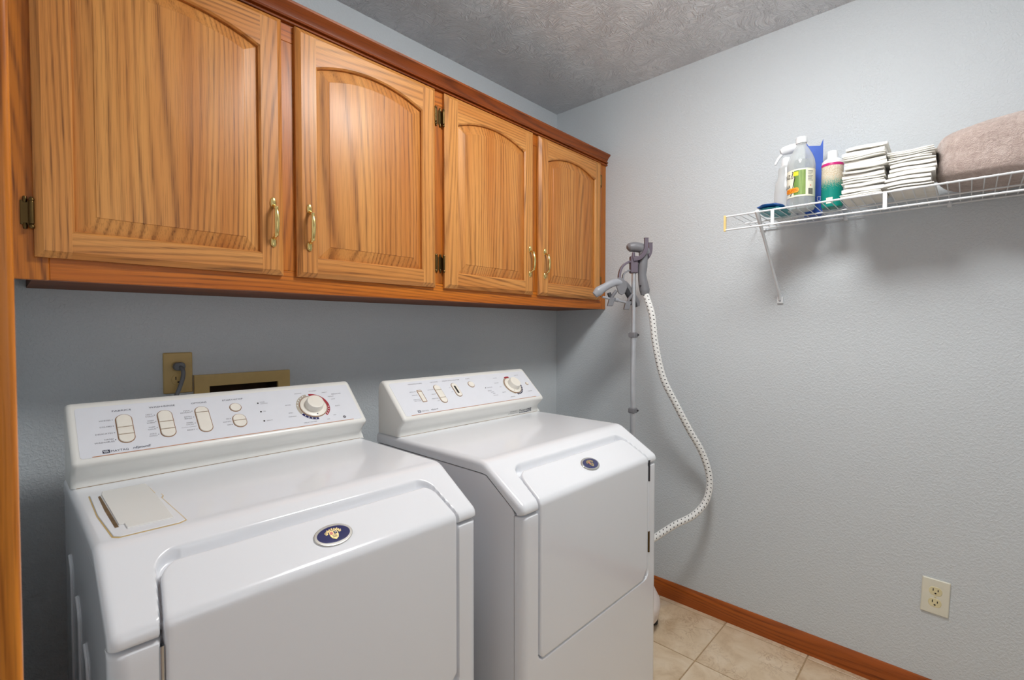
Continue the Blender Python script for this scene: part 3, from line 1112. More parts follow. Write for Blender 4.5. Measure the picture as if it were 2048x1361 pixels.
machine_cache = {}
def make_machine(kind, X0, Y0, label):
    root = thing('washing_machine' if kind == 'washer' else 'tumble_dryer', label, 'washer' if kind == 'washer' else 'dryer', (X0, Y0, 0))
    def part(name, maker, mat, parent, ang=38, wn=True):
        if name in machine_cache:
            o = bpy.data.objects.new(name, machine_cache[name])
            COL.objects.link(o); o.parent = parent
            if wn:
                o.modifiers.new('weighted', 'WEIGHTED_NORMAL').keep_sharp = True
        else:
            o = obj(name, maker(), mat, parent, local=True, ang=ang, wn=wn)
            machine_cache[name] = o.data
        return o
    def body():
        b = nb()
        pr = [(0.0295, 0.03), (0.0295, 0.806), (0.034, 0.8155), (0.130, 0.8825), (0.145, 0.8832), (0.648, 0.8832), (0.648, 0.03)]
        prism(b, pr, 'x', 0.001, MW - 0.001)
        bev(b, 0.0015, 1)
        return b
    bd = part('body', body, 'enamel', root)
    part('front_panel', make_front, 'enamel', root, wn=False, ang=50)
    part('top_lid', make_lid, 'enamel', root, wn=False, ang=50)
    dr = part('front_door', make_machine_door, 'enamel', root, wn=False, ang=50)
    con = part('console', make_console, 'plastic', root, ang=60)
    for u in (0.05, MW - 0.05):
        for v in (0.06, 0.6):
            bm = nb(); lathe(bm, [(0.02, 0), (0.022, 0.004), (0.018, 0.03)], (u, v, 0), 14)
            obj('foot', bm, 'rubber', root, local=True)
    # oval crest badge on the sloping door top
    sb = s_at_v(0.0435)
    v0, z0, nv, nz = Pf(sb)
    T = Vector((0, -nz * -1, 0))
    tang = Vector((0, nz, -nv)); nrm = Vector((0, nv, nz)); org = Vector((0.345, v0, z0)) + nrm * 0.0015
    def bf(x, y, h):
        return org + Vector((1, 0, 0)) * x + tang * y + nrm * h
    def ell(a, b2, n=40):
        return [(a * math.cos(2 * math.pi * k / n), b2 * math.sin(2 * math.pi * k / n)) for k in range(n)]
    EA, EB = 0.0385, 0.0245
    bm = nb(); plate(bm, ell(EA, EB), bf, -0.001, 0.0032, 0.0015)
    badge = obj('badge', bm, 'silver', dr, local=True, ang=60)
    badge['label'] = 'oval badge with a gold crest on navy enamel'
    bm = nb(); plate(bm, ell(EA - 0.0055, EB - 0.0055), bf, 0.0, 0.0038, 0.0008)
    o = obj('badge_enamel', bm, 'navy', dr, local=True, ang=60)
    bm = nb()
    def shield(cx_, cy_, w, h, hh0, hh1):
        pts = [(-w / 2, h * 0.45), (w / 2, h * 0.45), (w / 2, -h * 0.1), (w * 0.36, -h * 0.36), (0, -h * 0.55), (-w * 0.36, -h * 0.36), (-w / 2, -h * 0.1)]
        plate(bm, pts[::-1], lambda x, y, hh: bf(cx_ + x, cy_ + y, hh), hh0, hh1)
    shield(0.0, -0.0015, 0.0165, 0.021, 0.003, 0.0045)
    n_l = 11                 # leafy crown over the shield
    for k in range(n_l):
        a = math.radians(-8 + 196 * k / (n_l - 1))
        for rr_, q in ((0.0098, 0.0017), (0.0126 if k % 2 else 0.0116, 0.0014)):
            c = (rr_ * math.cos(a) * 1.25, 0.0035 + rr_ * math.sin(a) * 0.72)
            plate(bm, ell(q, q * 0.8, 8), lambda x, y, hh, c=c: bf(c[0] + x, c[1] + y, hh), 0.003, 0.0044)
    obj('badge_crest', bm, 'gold', dr, local=True)
    bm = nb()
    plate(bm, [(-0.0068, -0.001), (-0.0012, -0.001), (-0.0012, 0.0058), (-0.0068, 0.0058)], bf, 0.004, 0.0048)
    obj('badge_field', bm, 'pink', dr, local=True)
    bm = nb()
    plate(bm, [(0.0008, -0.001), (0.0066, -0.001), (0.0066, 0.0058), (0.0008, 0.0058)], bf, 0.004, 0.0048)
    for y in (-0.0035, -0.0058, -0.0078):
        plate(bm, [(-0.0045, y), (0.0045, y), (0.0045, y + 0.0008), (-0.0045, y + 0.0008)], bf, 0.004, 0.0048)
    obj('badge_field', bm, 'navy', dr, local=True)
    bm = nb()
    plate(bm, [(0.0026, 0.001), (0.0048, 0.001), (0.0048, 0.0042), (0.0026, 0.0042)], bf, 0.0046, 0.0052)
    obj('badge_field', bm, 'silver', dr, local=True)
    # printed control panel overlay
    bm = nb()
    w2, l2 = 0.652, 0.1400
    plate(bm, [(x, y) for x, y in capsule_pts(w2, l2, 0.006, 4)], fplate(UC + 0.0005, l2 / 2 + 0.001), -0.0005, 0.0006)
    obj('control_panel', bm, 'panel', con, local=True)
    # copper line: on the nose for the washer and at the foot of the face for the dryer
    bm = nb()
    tt = -0.0012 if kind == 'washer' else 0.0012
    v1 = face(0, 0.0016, 0.0009)
    plate(bm, [(-0.302, -0.0009), (0.302, -0.0009), (0.302, 0.0009), (-0.302, 0.0009)], fplate(UC - 0.004, 0.0022), 0.0005, 0.0011)
    obj('copper_line', bm, 'copper', con, local=True)
    bm = nb(); box(bm, 0.012, MW - 0.012, 0.5292, 0.5312, 0.9168, 0.9181)
    obj('console_seam', bm, 'seam', con, local=True, smooth=False)
    H1 = 0.00095
    bi, bs = nb(), nb()          # dark and soft lettering
    def tx(bm, s, u, t, size, width=None, **kw):
        if bm is bi or size >= 0.0056:
            b1 = nb()
            add_text(b1, s, size, fmap(u, t, H1), width=width, **kw)
            obj('lettering', b1, 'ink' if bm is bi else 'ink_soft', con, local=True, wn=False)
            return
        add_text(bm, s, size, fmap(u, t, H1), width=width, **kw)
    def arrow(u, t):
        q = 0.0011
        vs = [bi.verts.new(face(u - q, t + q, H1)), bi.verts.new(face(u - q, t - q, H1)), bi.verts.new(face(u + q * 1.4, t, H1))]
        bi.faces.new(vs)
    def logo(u, t, w):
        b = nb()
        plate(b, capsule_pts(w, 0.0088, 0.0014, 3), fplate(u, t), 0.0005, 0.0010)
        obj('brand_mark', b, 'ink', con, local=True)
        b = nb()
        for k in (-1, 0, 1):
            c = k * w * 0.22
            plate(b, [(c - w * 0.20, 0.0026), (c - w * 0.08, 0.0026), (c + w * 0.12, -0.0026), (c + w * 0.0, -0.0026)][::-1], fplate(u, t), 0.0009, 0.0013)
        obj('brand_mark_stripes', b, 'panel', con, local=True)
    if kind == 'washer':
        rocker(con, 0.1001, 0.0690, 0.0315, 0.083, [-0.0165, 0.004])
        rocker(con, 0.1789, 0.0692, 0.0315, 0.083, [-0.0165, 0.006])
        rocker(con, 0.2572, 0.0692, 0.0315, 0.083, [0.0225])
        rocker(con, 0.3359, 0.0955, 0.0292, 0.0292, [])
        rocker(con, 0.3359, 0.0503, 0.0330, 0.0440, [0.001])
        tx(bi, 'FABRICS', 0.0992, 0.1232, 0.0068, 0.035)
        tx(bi, 'WASH/RINSE', 0.1778, 0.1236, 0.0068, 0.053)
        tx(bi, 'OPTIONS', 0.2564, 0.1236, 0.0068, 0.034)
        tx(bi, 'START/STOP', 0.3350, 0.1234, 0.0068, 0.050)
        for s, u, t, w in (('WHITES', 0.0662, 0.0974, 0.0207), ('COLORS', 0.0664, 0.0795, 0.0210), ('DELICATES', 0.0619, 0.0603, 0.030), ('HAND', 0.0690, 0.0437, 0.0155), ('WASHABLES', 0.0605, 0.0370, 0.034)):
            tx(bs, s, u, t, 0.0052, w)
        for a, b2, t in (('HOT', 'COLD', 0.099), ('WARM', 'WARM', 0.0795), ('WARM', 'COLD', 0.0602), ('COLD', 'COLD', 0.0405)):
            tx(bs, a, 0.1490, t + 0.0030, 0.0050, 0.0125); tx(bs, b2, 0.1488, t - 0.0030, 0.0050, 0.0155)
        for a, b2, t in (('MAX', 'EXTRACT', 0.0985), ('EXTRA', 'RINSE', 0.0793), ('STAIN', 'CYCLE', 0.0602)):
            tx(bs, a, 0.2255, t + 0.0028, 0.0050, 0.0135 if a != 'EXTRA' else 0.016); tx(bs, b2, 0.2232 if b2 == 'EXTRACT' else 0.2252, t - 0.0028, 0.0050, 0.023 if b2 == 'EXTRACT' else 0.0155)
        tx(bs, 'RESET', 0.2252, 0.0407, 0.0050, 0.0165)
        plate(bs, [(-0.016, -0.0002), (0.016, -0.0002), (0.016, 0.0002), (-0.016, 0.0002)], fplate(0.222, 0.0500), 0.0007, 0.00095)
        tx(bs, 'ON', 0.3093, 0.0606, 0.0048, 0.007); tx(bs, 'SIGNAL', 0.3064, 0.0512, 0.0048, 0.019); tx(bs, 'OFF', 0.3090, 0.0408, 0.0048, 0.0095)
        for u, col_t in ((0.0800, (0.0974, 0.0795, 0.0603, 0.0406)), (0.1592, (0.0985, 0.0793, 0.0600, 0.0402)), (0.2370, (0.0985, 0.0793, 0.0600, 0.0407)), (0.3160, (0.0606, 0.0408))):
            for t in col_t:
                arrow(u, t)
        logo(0.0610, 0.0118, 0.0128)
        tx(bi, 'MAYTAG', 0.0842, 0.0110, 0.0078, 0.0305)
        tx(bi, 'nEptunE', 0.1240, 0.0112, 0.0082, 0.0335, shear=0.25, bold=0.0001)
        for t, s, u, w in ((0.1018, 'DOOR', 0.4058, 0.012), (0.0710, 'ON', 0.4030, 0.006), (0.0385, 'DELAY', 0.4085, 0.0155)):
            b = nb(); plate(b, capsule_pts(0.0044, 0.0044, None, 4), fplate(0.3938, t), 0.0, 0.0018, 0.0006)
            obj('indicator_light', b, 'slot', con, local=True)
            tx(bs, s, u, t + (0.0022 if s == 'DOOR' else 0), 0.0046, w)
        tx(bs, 'LOCKED', 0.4095, 0.0988, 0.0046, 0.019)
        dial(con, 0.5385, 0.0680, 0.0405, 0.0255, kind)
        DU, DT = 0.5385, 0.0680
        b = nb(); arc_band(b, DU, DT, 0.0412, 0.0485, 90, -52, 0.0009, 24); obj('dial_print', b, 'red', con, local=True)
        b = nb(); arc_band(b, DU, DT, 0.0412, 0.0485, -88, -150, 0.0009, 14); obj('dial_print', b, 'navy', con, local=True)
        b = nb(); arc_band(b, DU, DT, 0.0412, 0.0485, 100, 208, 0.0009, 20); obj('dial_print', b, 'greyprint', con, local=True)
        b = nb()
        for a in (-8, -20, -32, -44, -98, -111, -124, -137, 115, 128, 141, 154, 168):
            c = (0.0449 * math.cos(math.radians(a)), 0.0449 * math.sin(math.radians(a)))
            plate(b, ell(0.0017, 0.0017, 8), fplate(DU + c[0], DT + c[1]), 0.0009, 0.0012)
        obj('dial_dots', b, 'white', con, local=True)['kind'] = 'stuff'
        b = nb(); plate(b, [(-0.0022, 0.0018), (0, -0.0026), (0.0022, 0.0018)][::-1], fplate(DU + 0.001, DT - 0.032), 0.0054, 0.0060)
        obj('dial_pointer', b, 'ink', con, local=True)
        tx(bs, 'REGULAR', 0.6236, 0.1070, 0.0056, 0.030)
        tx(bs, 'DELAY HOURS', 0.5120, 0.0130, 0.0046, 0.036)
        tx(bs, 'OFF', 0.566, 0.0150, 0.0046, 0.009)
        for s, u, t, w in (('STURDY', 0.556, 0.1268, 0.024), ('HEAVY', 0.590, 0.1170, 0.017), ('MEDIUM', 0.603, 0.0985, 0.017), ('LIGHT', 0.607, 0.0880, 0.013), ('QUICK', 0.611, 0.0600, 0.015), ('RINSE', 0.4700, 0.0830, 0.015), ('SPIN', 0.4690, 0.0540, 0.012), ('HANDWASH', 0.470, 0.0410, 0.022), ('DELICATE', 0.5100, 0.1220, 0.020), ('OFF', 0.590, 0.0270, 0.009)):
            tx(bs, s, u, t, 0.0042, w)
        b = nb()
        for k in range(6):
            a = math.radians(60 * k)
            plate(b, ell(0.0022, 0.0022, 8), fplate(0.6165 + 0.0030 * math.cos(a), 0.0155 + 0.0030 * math.sin(a)), 0.0006, 0.00095)
        obj('small_emblem', b, 'ink_soft', con, local=True)
        # bleach and softener dispenser on the left of the lid
        def dk(x, y, h):
            return Vector((x, y, 0.917 + h))
        b = nb(); plate(b, [(0.026, 0.165), (0.034, 0.156), (0.118, 0.154), (0.130, 0.162), (0.130, 0.18), (0.126, 0.330), (0.131, 0.345), (0.131, 0.36), (0.123, 0.372), (0.121, 0.462), (0.036, 0.462), (0.024, 0.448), (0.021, 0.30)], dk, -0.002, 0.0006)
        df = obj('dispenser_frame', b, 'tan', root, local=True)
        df['label'] = 'yellowed seam around the dispenser'
        b = nb(); plate(b, [(0.028, 0.167), (0.036, 0.158), (0.117, 0.156), (0.1285, 0.163), (0.1285, 0.18), (0.1245, 0.330), (0.1295, 0.345), (0.1295, 0.359), (0.1215, 0.371), (0.1195, 0.460), (0.037, 0.460), (0.0257, 0.447), (0.0227, 0.30)], dk, 0.0, 0.0022)
        bev(b, 0.0009, 1)
        obj('dispenser_surround', b, 'enamel', df, local=True)
        b = nb(); plate(b, [(0.049, 0.186), (0.115, 0.184), (0.1195, 0.33), (0.1195, 0.455), (0.047, 0.455), (0.0425, 0.43), (0.0415, 0.215), (0.049, 0.213)], dk, 0.0015, 0.0046)
        bev(b, 0.0012, 2)
        obj('dispenser_lid', b, 'plastic', df, local=True)
        b = nb(); plate(b, [(0.0350, 0.205), (0.0405, 0.205), (0.0405, 0.43), (0.0365, 0.425), (0.0345, 0.32)], dk, 0.0015, 0.0025)
        obj('dispenser_slot', b, 'slottan', df, local=True)
        # side embossing and the chrome door hinge
        b = nb()
        for v, za in ((0.50, 0.74), (0.37, 0.70), (0.25, 0.66)):
            tube(b, [(0.0005, v, 0.08), (0.0005, v, za), (0.0005, v + 0.01, za + 0.02), (0.0005, v + 0.04, za + 0.035)], 0.0028, 8)
        obj('side_rib', b, 'enamel', root, local=True)
        b = nb(); lathe(b, [(0.0046, -0.06), (0.0046, 0.06)], (0.0605, 0.004, 0.735), 14)
        obj('door_hinge', b, 'chrome', root, local=True)
    else:
        rocker(con, 0.1151, 0.0745, 0.0190, 0.0520, [0.019], r=0.003, sunk=True)
        rocker(con, 0.1930, 0.0740, 0.0290, 0.082, [-0.017, 0.017])
        rocker(con, 0.2710, 0.0830, 0.0270, 0.064, [])
        b = nb(); plate(b, capsule_pts(0.0075, 0.034, 0.001, 2), fplate(0.2695, 0.083), 0.002, 0.0042)
        obj('button_slot', b, 'slot', con, local=True)
        rocker(con, 0.3522, 0.1000, 0.0292, 0.0292, [])
        tx(bs, 'TEMPERATURE', 0.1150, 0.1290, 0.0060, 0.0575)
        tx(bs, 'OPTIONS', 0.1950, 0.1290, 0.0060, 0.033)
        tx(bs, 'MOISTURE MONITOR', 0.2725, 0.1288, 0.0056, 0.079)
        tx(bs, 'START', 0.3520, 0.1286, 0.0060, 0.0205)
        for s, u, t, w in (('REGULAR', 0.0890, 0.0955, 0.024), ('MEDIUM', 0.0900, 0.0810, 0.022), ('DELICATE', 0.0890, 0.0620, 0.026), ('AIR FLUFF', 0.0890, 0.0560, 0.028), ('EXTRA DRY', 0.1640, 0.0960, 0.026), ('SIGNAL', 0.1660, 0.0760, 0.020), ('PRESS CARE', 0.1620, 0.0570, 0.028), ('OFF', 0.1690, 0.0460, 0.009), ('ON', 0.2480, 0.0960, 0.007), ('OFF', 0.2480, 0.0760, 0.009), ('CLEAN FILTER', 0.4300, 0.0755, 0.028),
                           ('SENSOR', 0.4200, 0.0600, 0.020), ('DAMP', 0.4290, 0.0520, 0.016), ('DRY', 0.4330, 0.0440, 0.012), ('VERY DRY', 0.4350, 0.0350, 0.024), ('WRINKLE', 0.4890, 0.1180, 0.022), ('MORE DRY', 0.4800, 0.0930, 0.024), ('DRY', 0.4880, 0.0720, 0.010), ('LESS DRY', 0.4870, 0.0440, 0.020), ('TIMED DRY', 0.6150, 0.1210, 0.026), ('AIR FLUFF', 0.6300, 0.0330, 0.024), ('MINUTES', 0.5150, 0.0170, 0.024)):
            tx(bs, s, u, t, 0.0044, w)
        b = nb(); plate(b, capsule_pts(0.0042, 0.0042, None, 4), fplate(0.4090, 0.0755), 0.0, 0.0018, 0.0006)
        obj('indicator_light', b, 'slot', con, local=True)
        DU, DT = 0.5560, 0.0715
        dial(con, DU, DT, 0.0405, 0.0255, kind)
        b = nb()
        for k in range(9):
            a0 = -98 + 14 * k
            arc_band(b, DU, DT, 0.0412, 0.0480, a0, a0 + 11, 0.0009, 3)
        obj('dial_print', b, 'ink', con, local=True)
        b = nb(); arc_band(b, DU, DT, 0.0412, 0.0480, 78, 112, 0.0009, 6); obj('dial_print', b, 'red', con, local=True)
        b = nb(); arc_band(b, DU, DT, 0.0412, 0.0450, 112, 255, 0.0009, 20); obj('dial_print', b, 'greyprint', con, local=True)
        b = nb(); plate(b, ell(0.0013, 0.0013, 8), fplate(DU - 0.016, DT - 0.028), 0.0054, 0.0060)
        obj('dial_pointer', b, 'ink', con, local=True)
        rocker(con, 0.6420, 0.0720, 0.0150, 0.0150, [])
        logo(0.0725, 0.0135, 0.0110)
        tx(bs, 'MAYTAG', 0.0950, 0.0130, 0.0066, 0.0270)
        tx(bi, 'nEptunE', 0.1340, 0.0130, 0.0072, 0.0300, shear=0.25)
        # name on the upright band under the control face
        def band(x, y):
            return Vector((x, 0.5292, y))
        b = nb()
        add_text(b, 'P', 0.0135, band, 0.5690, 0.9325, shear=0.2); add_text(b, 'RIORITY', 0.0095, band, 0.5905, 0.9312, width=0.033, shear=0.2)
        add_text(b, 'ONE', 0.0130, band, 0.6235, 0.9325, width=0.029, shear=0.25, bold=0.0003)
        for k in range(6):
            x = 0.563 + 0.0125 * k
            vs = [b.verts.new(band(x + dx, z)) for dx, z in ((0, 0.9232), (0.0115, 0.9232), (0.0122, 0.9258), (0.0007, 0.9258))]
            b.faces.new(vs)
        obj('series_name', b, 'ink', con, local=True, wn=False)
        b = nb()
        add_text(b, 'HIGH EFFICIENCY', 0.0050, band, 0.5340, 0.9335, width=0.042)
        add_text(b, 'MOISTURE SENSING SYSTEM', 0.0050, band, 0.5290, 0.9268, width=0.056)
        obj('series_lettering', b, 'ink_soft', con, local=True, wn=False)['kind'] = 'stuff'
        for z in (0.785, 0.545):
            b = nb(); lathe(b, [(0.004, -0.035), (0.004, 0.035)], (0.6315, 0.0015, z), 12)
            obj('door_hinge', b, 'antique' if z < 0.6 else 'st_dark', root, local=True)
    bi.free() if not bi.verts else obj('arrow_marks', bi, 'ink', con, local=True, wn=False).__setitem__('kind', 'stuff')
    obj('small_lettering', bs, 'ink_soft', con, local=True, wn=False)['kind'] = 'stuff'
    return root

make_machine('washer', -2.037, -0.82, 'white front-loading washing machine with a dispenser flap on its lid')
make_machine('dryer', -1.280, -0.903, 'white tumble dryer between the washing machine and the garment steamer')

# ------------------------------------------------------------------ outlets and washer box
def receptacle(bm_r, bm_s, fn, y0):
    pts = []
    for k in range(28):
        a = 2 * math.pi * k / 28
        pts.append((0.0172 * math.cos(a), min(max(0.0172 * math.sin(a), -0.0142), 0.0142)))
    plate(bm_r, pts, lambda x, y, h: fn(x, y + y0, h), 0.003, 0.0068, 0.0008)
    for x, l in ((-0.0063, 0.0088), (0.0063, 0.0072)):
        plate(bm_s, [(x - 0.0012, 0.002), (x + 0.0012, 0.002), (x + 0.0012, 0.002 + l), (x - 0.0012, 0.002 + l)], lambda a, b, h: fn(a, b + y0 - 0.002, h), 0.006, 0.0071)
    pts = [(0.0027 * math.cos(2 * math.pi * k / 12), -0.0068 + min(0.0027 * math.sin(2 * math.pi * k / 12), 0.002)) for k in range(12)]
    plate(bm_s, pts, lambda a, b, h: fn(a, b + y0, h), 0.006, 0.0071)

def outlet(name, label, loc, fn, mat_p, mat_r):
    root = thing(name, label, 'outlet', loc)
    bm = nb(); plate(bm, capsule_pts(0.0715, 0.1175, 0.003, 3), fn, 0.0003, 0.0058, 0.0022)
    obj('cover_plate', bm, mat_p, root)
    br, bs = nb(), nb()
    for y0 in (0.0195, -0.0195):
        receptacle(br, bs, fn, y0)
    for bb in (br,):
        obj('receptacle', bb, mat_r, root)
    obj('slot', bs, 'slot', root)
    bm = nb(); plate(bm, [(0.0032 * math.cos(2 * math.pi * k / 12), 0.0032 * math.sin(2 * math.pi * k / 12)) for k in range(12)], fn, 0.005, 0.0068, 0.0006)
    obj('screw', bm, mat_r, root)
    return root
rw = math.radians(-2.2)
def fr(x, y, h):
    # right wall: image right is toward -Y
    x, y = x * math.cos(rw) - y * math.sin(rw), x * math.sin(rw) + y * math.cos(rw)
    return Vector((-h, -1.605 - x, 0.3645 + y))
outlet('wall_outlet', 'ivory duplex outlet low on the right wall above the baseboard', (0, -1.605, 0.3645), fr, 'ivory', 'tanrec')
def fb(x, y, h):
    return Vector((-1.7775 + x, -h, 1.1315 + y))
outlet('wall_outlet', 'tan duplex outlet behind the washing machine with a grey plug in it', (-1.7775, 0, 1.1315), fb, 'tan', 'tan')
cord = thing('power_cord', 'grey power cord and plug hanging from the tan outlet', 'cord', (-1.7775, -0.02, 1.151))
bm = nb()
plate(bm, [(0.0145 * math.cos(2 * math.pi * k / 20), 0.0195 + min(max(0.0145 * math.sin(2 * math.pi * k / 20), -0.0115), 0.0115)) for k in range(20)], fb, 0.0068, 0.026, 0.0)
bev(bm, 0.003, 2)
obj('plug', bm, 'cord', cord)
bm = nb()
tube(bm, spline([(-1.776, -0.022, 1.150), (-1.772, -0.034, 1.140), (-1.773, -0.036, 1.120), (-1.781, -0.036, 1.092), (-1.795, -0.04, 1.05), (-1.80, -0.06, 0.99), (-1.80, -0.09, 0.90)], 6), 0.0055, 10)
obj('cable', bm, 'cord', cord)

wb = thing('washer_supply_box', 'tan recessed washer hookup box on the wall behind the washing machine', 'utility box', (-1.601, 0, 0.90))
bm = nb()
x0, x1, z0, z1, ix0, ix1, iz0, iz1 = -1.739, -1.463, 0.885, 1.1215, -1.700, -1.501, 0.925, 1.0865
box(bm, x0, ix0, -0.012, -0.0003, z0, z1)
box(bm, ix1, x1, -0.012, -0.0003, z0, z1)
box(bm, ix0, ix1, -0.012, -0.0003, iz1, z1)
box(bm, ix0, ix1, -0.012, -0.0003, z0, iz0)
obj('frame', bm, 'tan', wb, smooth=False)
bm = nb()
box(bm, ix0 - 0.004, ix0, -0.001, 0.085, iz0 - 0.004, iz1 + 0.004)
box(bm, ix1, ix1 + 0.004, -0.001, 0.085, iz0 - 0.004, iz1 + 0.004)
box(bm, ix0, ix1, -0.001, 0.085, iz1, iz1 + 0.004)
box(bm, ix0, ix1, -0.001, 0.085, iz0 - 0.004, iz0)
box(bm, ix0, ix1, 0.081, 0.085, iz0, iz1)
obj('recess', bm, 'boxin', wb, smooth=False)
for i, x in enumerate((-1.645, -1.556)):
    bm = nb()
    lathe(bm, [(0.012, 0.0), (0.012, 0.05), (0.016, 0.052), (0.016, 0.066), (0.008, 0.07)], (x, 0.045, iz0), 16)
    obj('valve', bm, 'antique', wb)

# ------------------------------------------------------------------ wire shelf on the right wall
SZ, SX, SY0, SY1 = 1.668, -0.305, -1.02, -2.45
shelf = thing('wire_shelf', 'white vinyl-coated wire shelf bracketed to the right wall', 'shelf', (0, -1.7, SZ))
def rod(name, pts, r, mat='wire', seg=10):
    bm = nb(); tube(bm, pts, r, seg)
    return obj(name, bm, mat, shelf)
rod('front_rail', [(SX, SY0, SZ), (SX, SY1, SZ)], 0.0032)
rod('front_rail', [(SX - 0.002, SY0, SZ - 0.049), (SX - 0.002, SY1, SZ - 0.049)], 0.0032)
rod('back_rail', [(-0.012, SY0 - 0.03, SZ - 0.004), (-0.012, SY1, SZ - 0.004)], 0.0030)
rod('middle_rail', [(-0.16, SY0 - 0.02, SZ - 0.0045), (-0.16, SY1, SZ - 0.0045)], 0.0026)
wm = None
y = SY0 - 0.016
while y > SY1:
    if wm is None:
        bm = nb()
        tube(bm, [(SX - 0.001, 0, 0.0022), (SX + 0.02, 0, 0.0026), (-0.008, 0, 0.0)], 0.0015, 6)
        w = obj('wire', bm, 'wire', shelf, local=True)
        wm = w.data
    else:
        w = bpy.data.objects.new('wire', wm)
        COL.objects.link(w); w.parent = shelf
    w.location = (0, y + 1.7, 0.0003)
    y -= 0.0254
for yy in (-1.176, -1.483, -1.79, -2.097):
    b = bxm(SX - 0.005, SX + 0.0015, yy - 0.0055, yy + 0.0055, SZ - 0.052, SZ + 0.002)
    bev(b, 0.0018, 2)
    obj('lip_clip', b, 'wire', shelf)
b = bxm(SX - 0.0055, SX + 0.0035, SY0 - 0.002, SY0 + 0.006, SZ - 0.0535, SZ + 0.004)
bev(b, 0.002, 2)
o = obj('end_cap', b, 'yellowed', shelf); o['label'] = 'yellowed plastic end cap'
for yb in (-1.126, -2.04):
    bm = nb()
    P0, P1 = Vector((SX + 0.004, yb, SZ - 0.002)), Vector((-0.006, yb, 1.385))
    d = (P1 - P0)
    tube(bm, [P0 + Vector((-0.004, 0, 0.006)), P0, P0 + d * 0.2, P0 + d * 0.97, P1 + Vector((0.002, 0, -0.010))], [0.010, 0.010, 0.0065, 0.0065, 0.008], 10, flat=0.75)
    obj('brace', bm, 'wire', shelf)
    b = bxm(-0.0075, -0.0003, yb - 0.011, yb + 0.011, 1.360, 1.386)
    bev(b, 0.002, 2)
    foot = obj('brace_foot', b, 'wire', shelf)
    bm = nb(); lathe(bm, [(0.0045, 0), (0.0042, 0.0015), (0.002, 0.002)], seg=14)
    xf(bm, Matrix.Translation((-0.0075, yb, 1.371)) @ Matrix.Rotation(-math.pi / 2, 4, 'Y'))
    obj('screw', bm, 'chrome', foot)
    b = bxm(-0.014, -0.0003, yb + 0.055, yb + 0.067, SZ - 0.012, SZ + 0.002)
    obj('wall_clip', b, 'wire', shelf)
for yb in (-1.34, -1.62, -1.9):
    b = bxm(-0.018, -0.0003, yb - 0.006, yb + 0.006, SZ - 0.014, SZ + 0.001)
    bev(b, 0.002, 1)
    obj('wall_clip', b, 'wire', shelf)

TZ = SZ + 0.0026 + 0.0016     # top of the wires
# vinegar bottle
VB = (-0.19, -1.2345, TZ)
vin = thing('vinegar_bottle', 'clear vinegar bottle with white cap and green striped label on the shelf', 'bottle', VB)
bm = nb()
lathe(bm, [(0.030, 0.001), (0.040, 0.003), (0.0435, 0.010), (0.0435, 0.038), (0.0425, 0.045), (0.0425, 0.138), (0.0435, 0.146), (0.0435, 0.158), (0.041, 0.175), (0.034, 0.195), (0.024, 0.214), (0.0165, 0.226), (0.0145, 0.234), (0.0145, 0.246)], VB, 40)
obj('bottle_body', bm, 'pet', vin)
bm = nb(); lathe(bm, [(0.0165, 0.236), (0.0175, 0.238), (0.0175, 0.254), (0.016, 0.2575), (0.012, 0.2585)], VB, 30)
obj('cap', bm, 'cap', vin)
bm = nb(); lathe(bm, [(0.0404, 0.004), (0.0412, 0.012), (0.0412, 0.155), (0.039, 0.172)], VB, 36)
liq = obj('liquid', bm, 'pet', vin)
LR = 0.0432
va = math.atan2(-1.6704 - VB[1], -2.1317 - VB[0])        # direction the label faces
def cyl(x, y, h=0.0):
    a = va + (x - 0.010) / LR
    return Vector((VB[0] + (LR + h) * math.cos(a), VB[1] + (LR + h) * math.sin(a), VB[2] + y))
def cyl_patch(bm, x0, x1, y0, y1, h, n=None):
    n = n or max(2, int(abs(x1 - x0) / 0.003))
    A = [bm.verts.new(cyl(x0 + (x1 - x0) * k / n, y0, h)) for k in range(n + 1)]
    B = [bm.verts.new(cyl(x0 + (x1 - x0) * k / n, y1, h)) for k in range(n + 1)]
    for k in range(n):
        bm.faces.new((A[k], A[k + 1], B[k + 1], B[k]))
bm = nb(); cyl_patch(bm, -0.120, 0.075, 0.044, 0.139, 0.0)
lab = obj('paper_label', bm, 'label', vin, wn=False)
LB = []
def lp(mat, x0, x1, y0, y1, h=0.0003, name='label_print'):
    b = nb(); cyl_patch(b, x0, x1, y0, y1, h)
    return obj(name, b, mat, lab, wn=False)
lp('lgreen', -0.012, 0.024, 0.050, 0.134)
for k in range(5):
    lp('lgreen2', 0.0045 + 0.004 * k, 0.0058 + 0.004 * k, 0.050, 0.134, 0.0006)
lp('lyellow', -0.014, 0.002, 0.116, 0.130, 0.0008)
b = nb()
def strip(b, pts, w, h):
    for (xa, ya), (xb, yb2) in zip(pts, pts[1:]):
        n = 4
        dx, dy = xb - xa, yb2 - ya
        L = math.hypot(dx, dy); ox, oy = -dy / L * w / 2, dx / L * w / 2
        vs = []
        for k in range(n + 1):
            t = k / n
            vs.append((b.verts.new(cyl(xa + dx * t + ox, ya + dy * t + oy, h)), b.verts.new(cyl(xa + dx * t - ox, ya + dy * t - oy, h))))
        for k in range(n):
            b.faces.new((vs[k][0], vs[k + 1][0], vs[k + 1][1], vs[k][1]))
strip(b, [(-0.016, 0.132), (-0.022, 0.112), (-0.010, 0.112), (-0.016, 0.080), (-0.024, 0.050)], 0.0055, 0.0008)
obj('label_print', b, 'lblack', lab, wn=False)
b = nb()
strip(b, [(-0.0175, 0.130), (-0.0232, 0.1125), (-0.0115, 0.1115), (-0.017, 0.080), (-0.025, 0.052)], 0.0028, 0.0011)
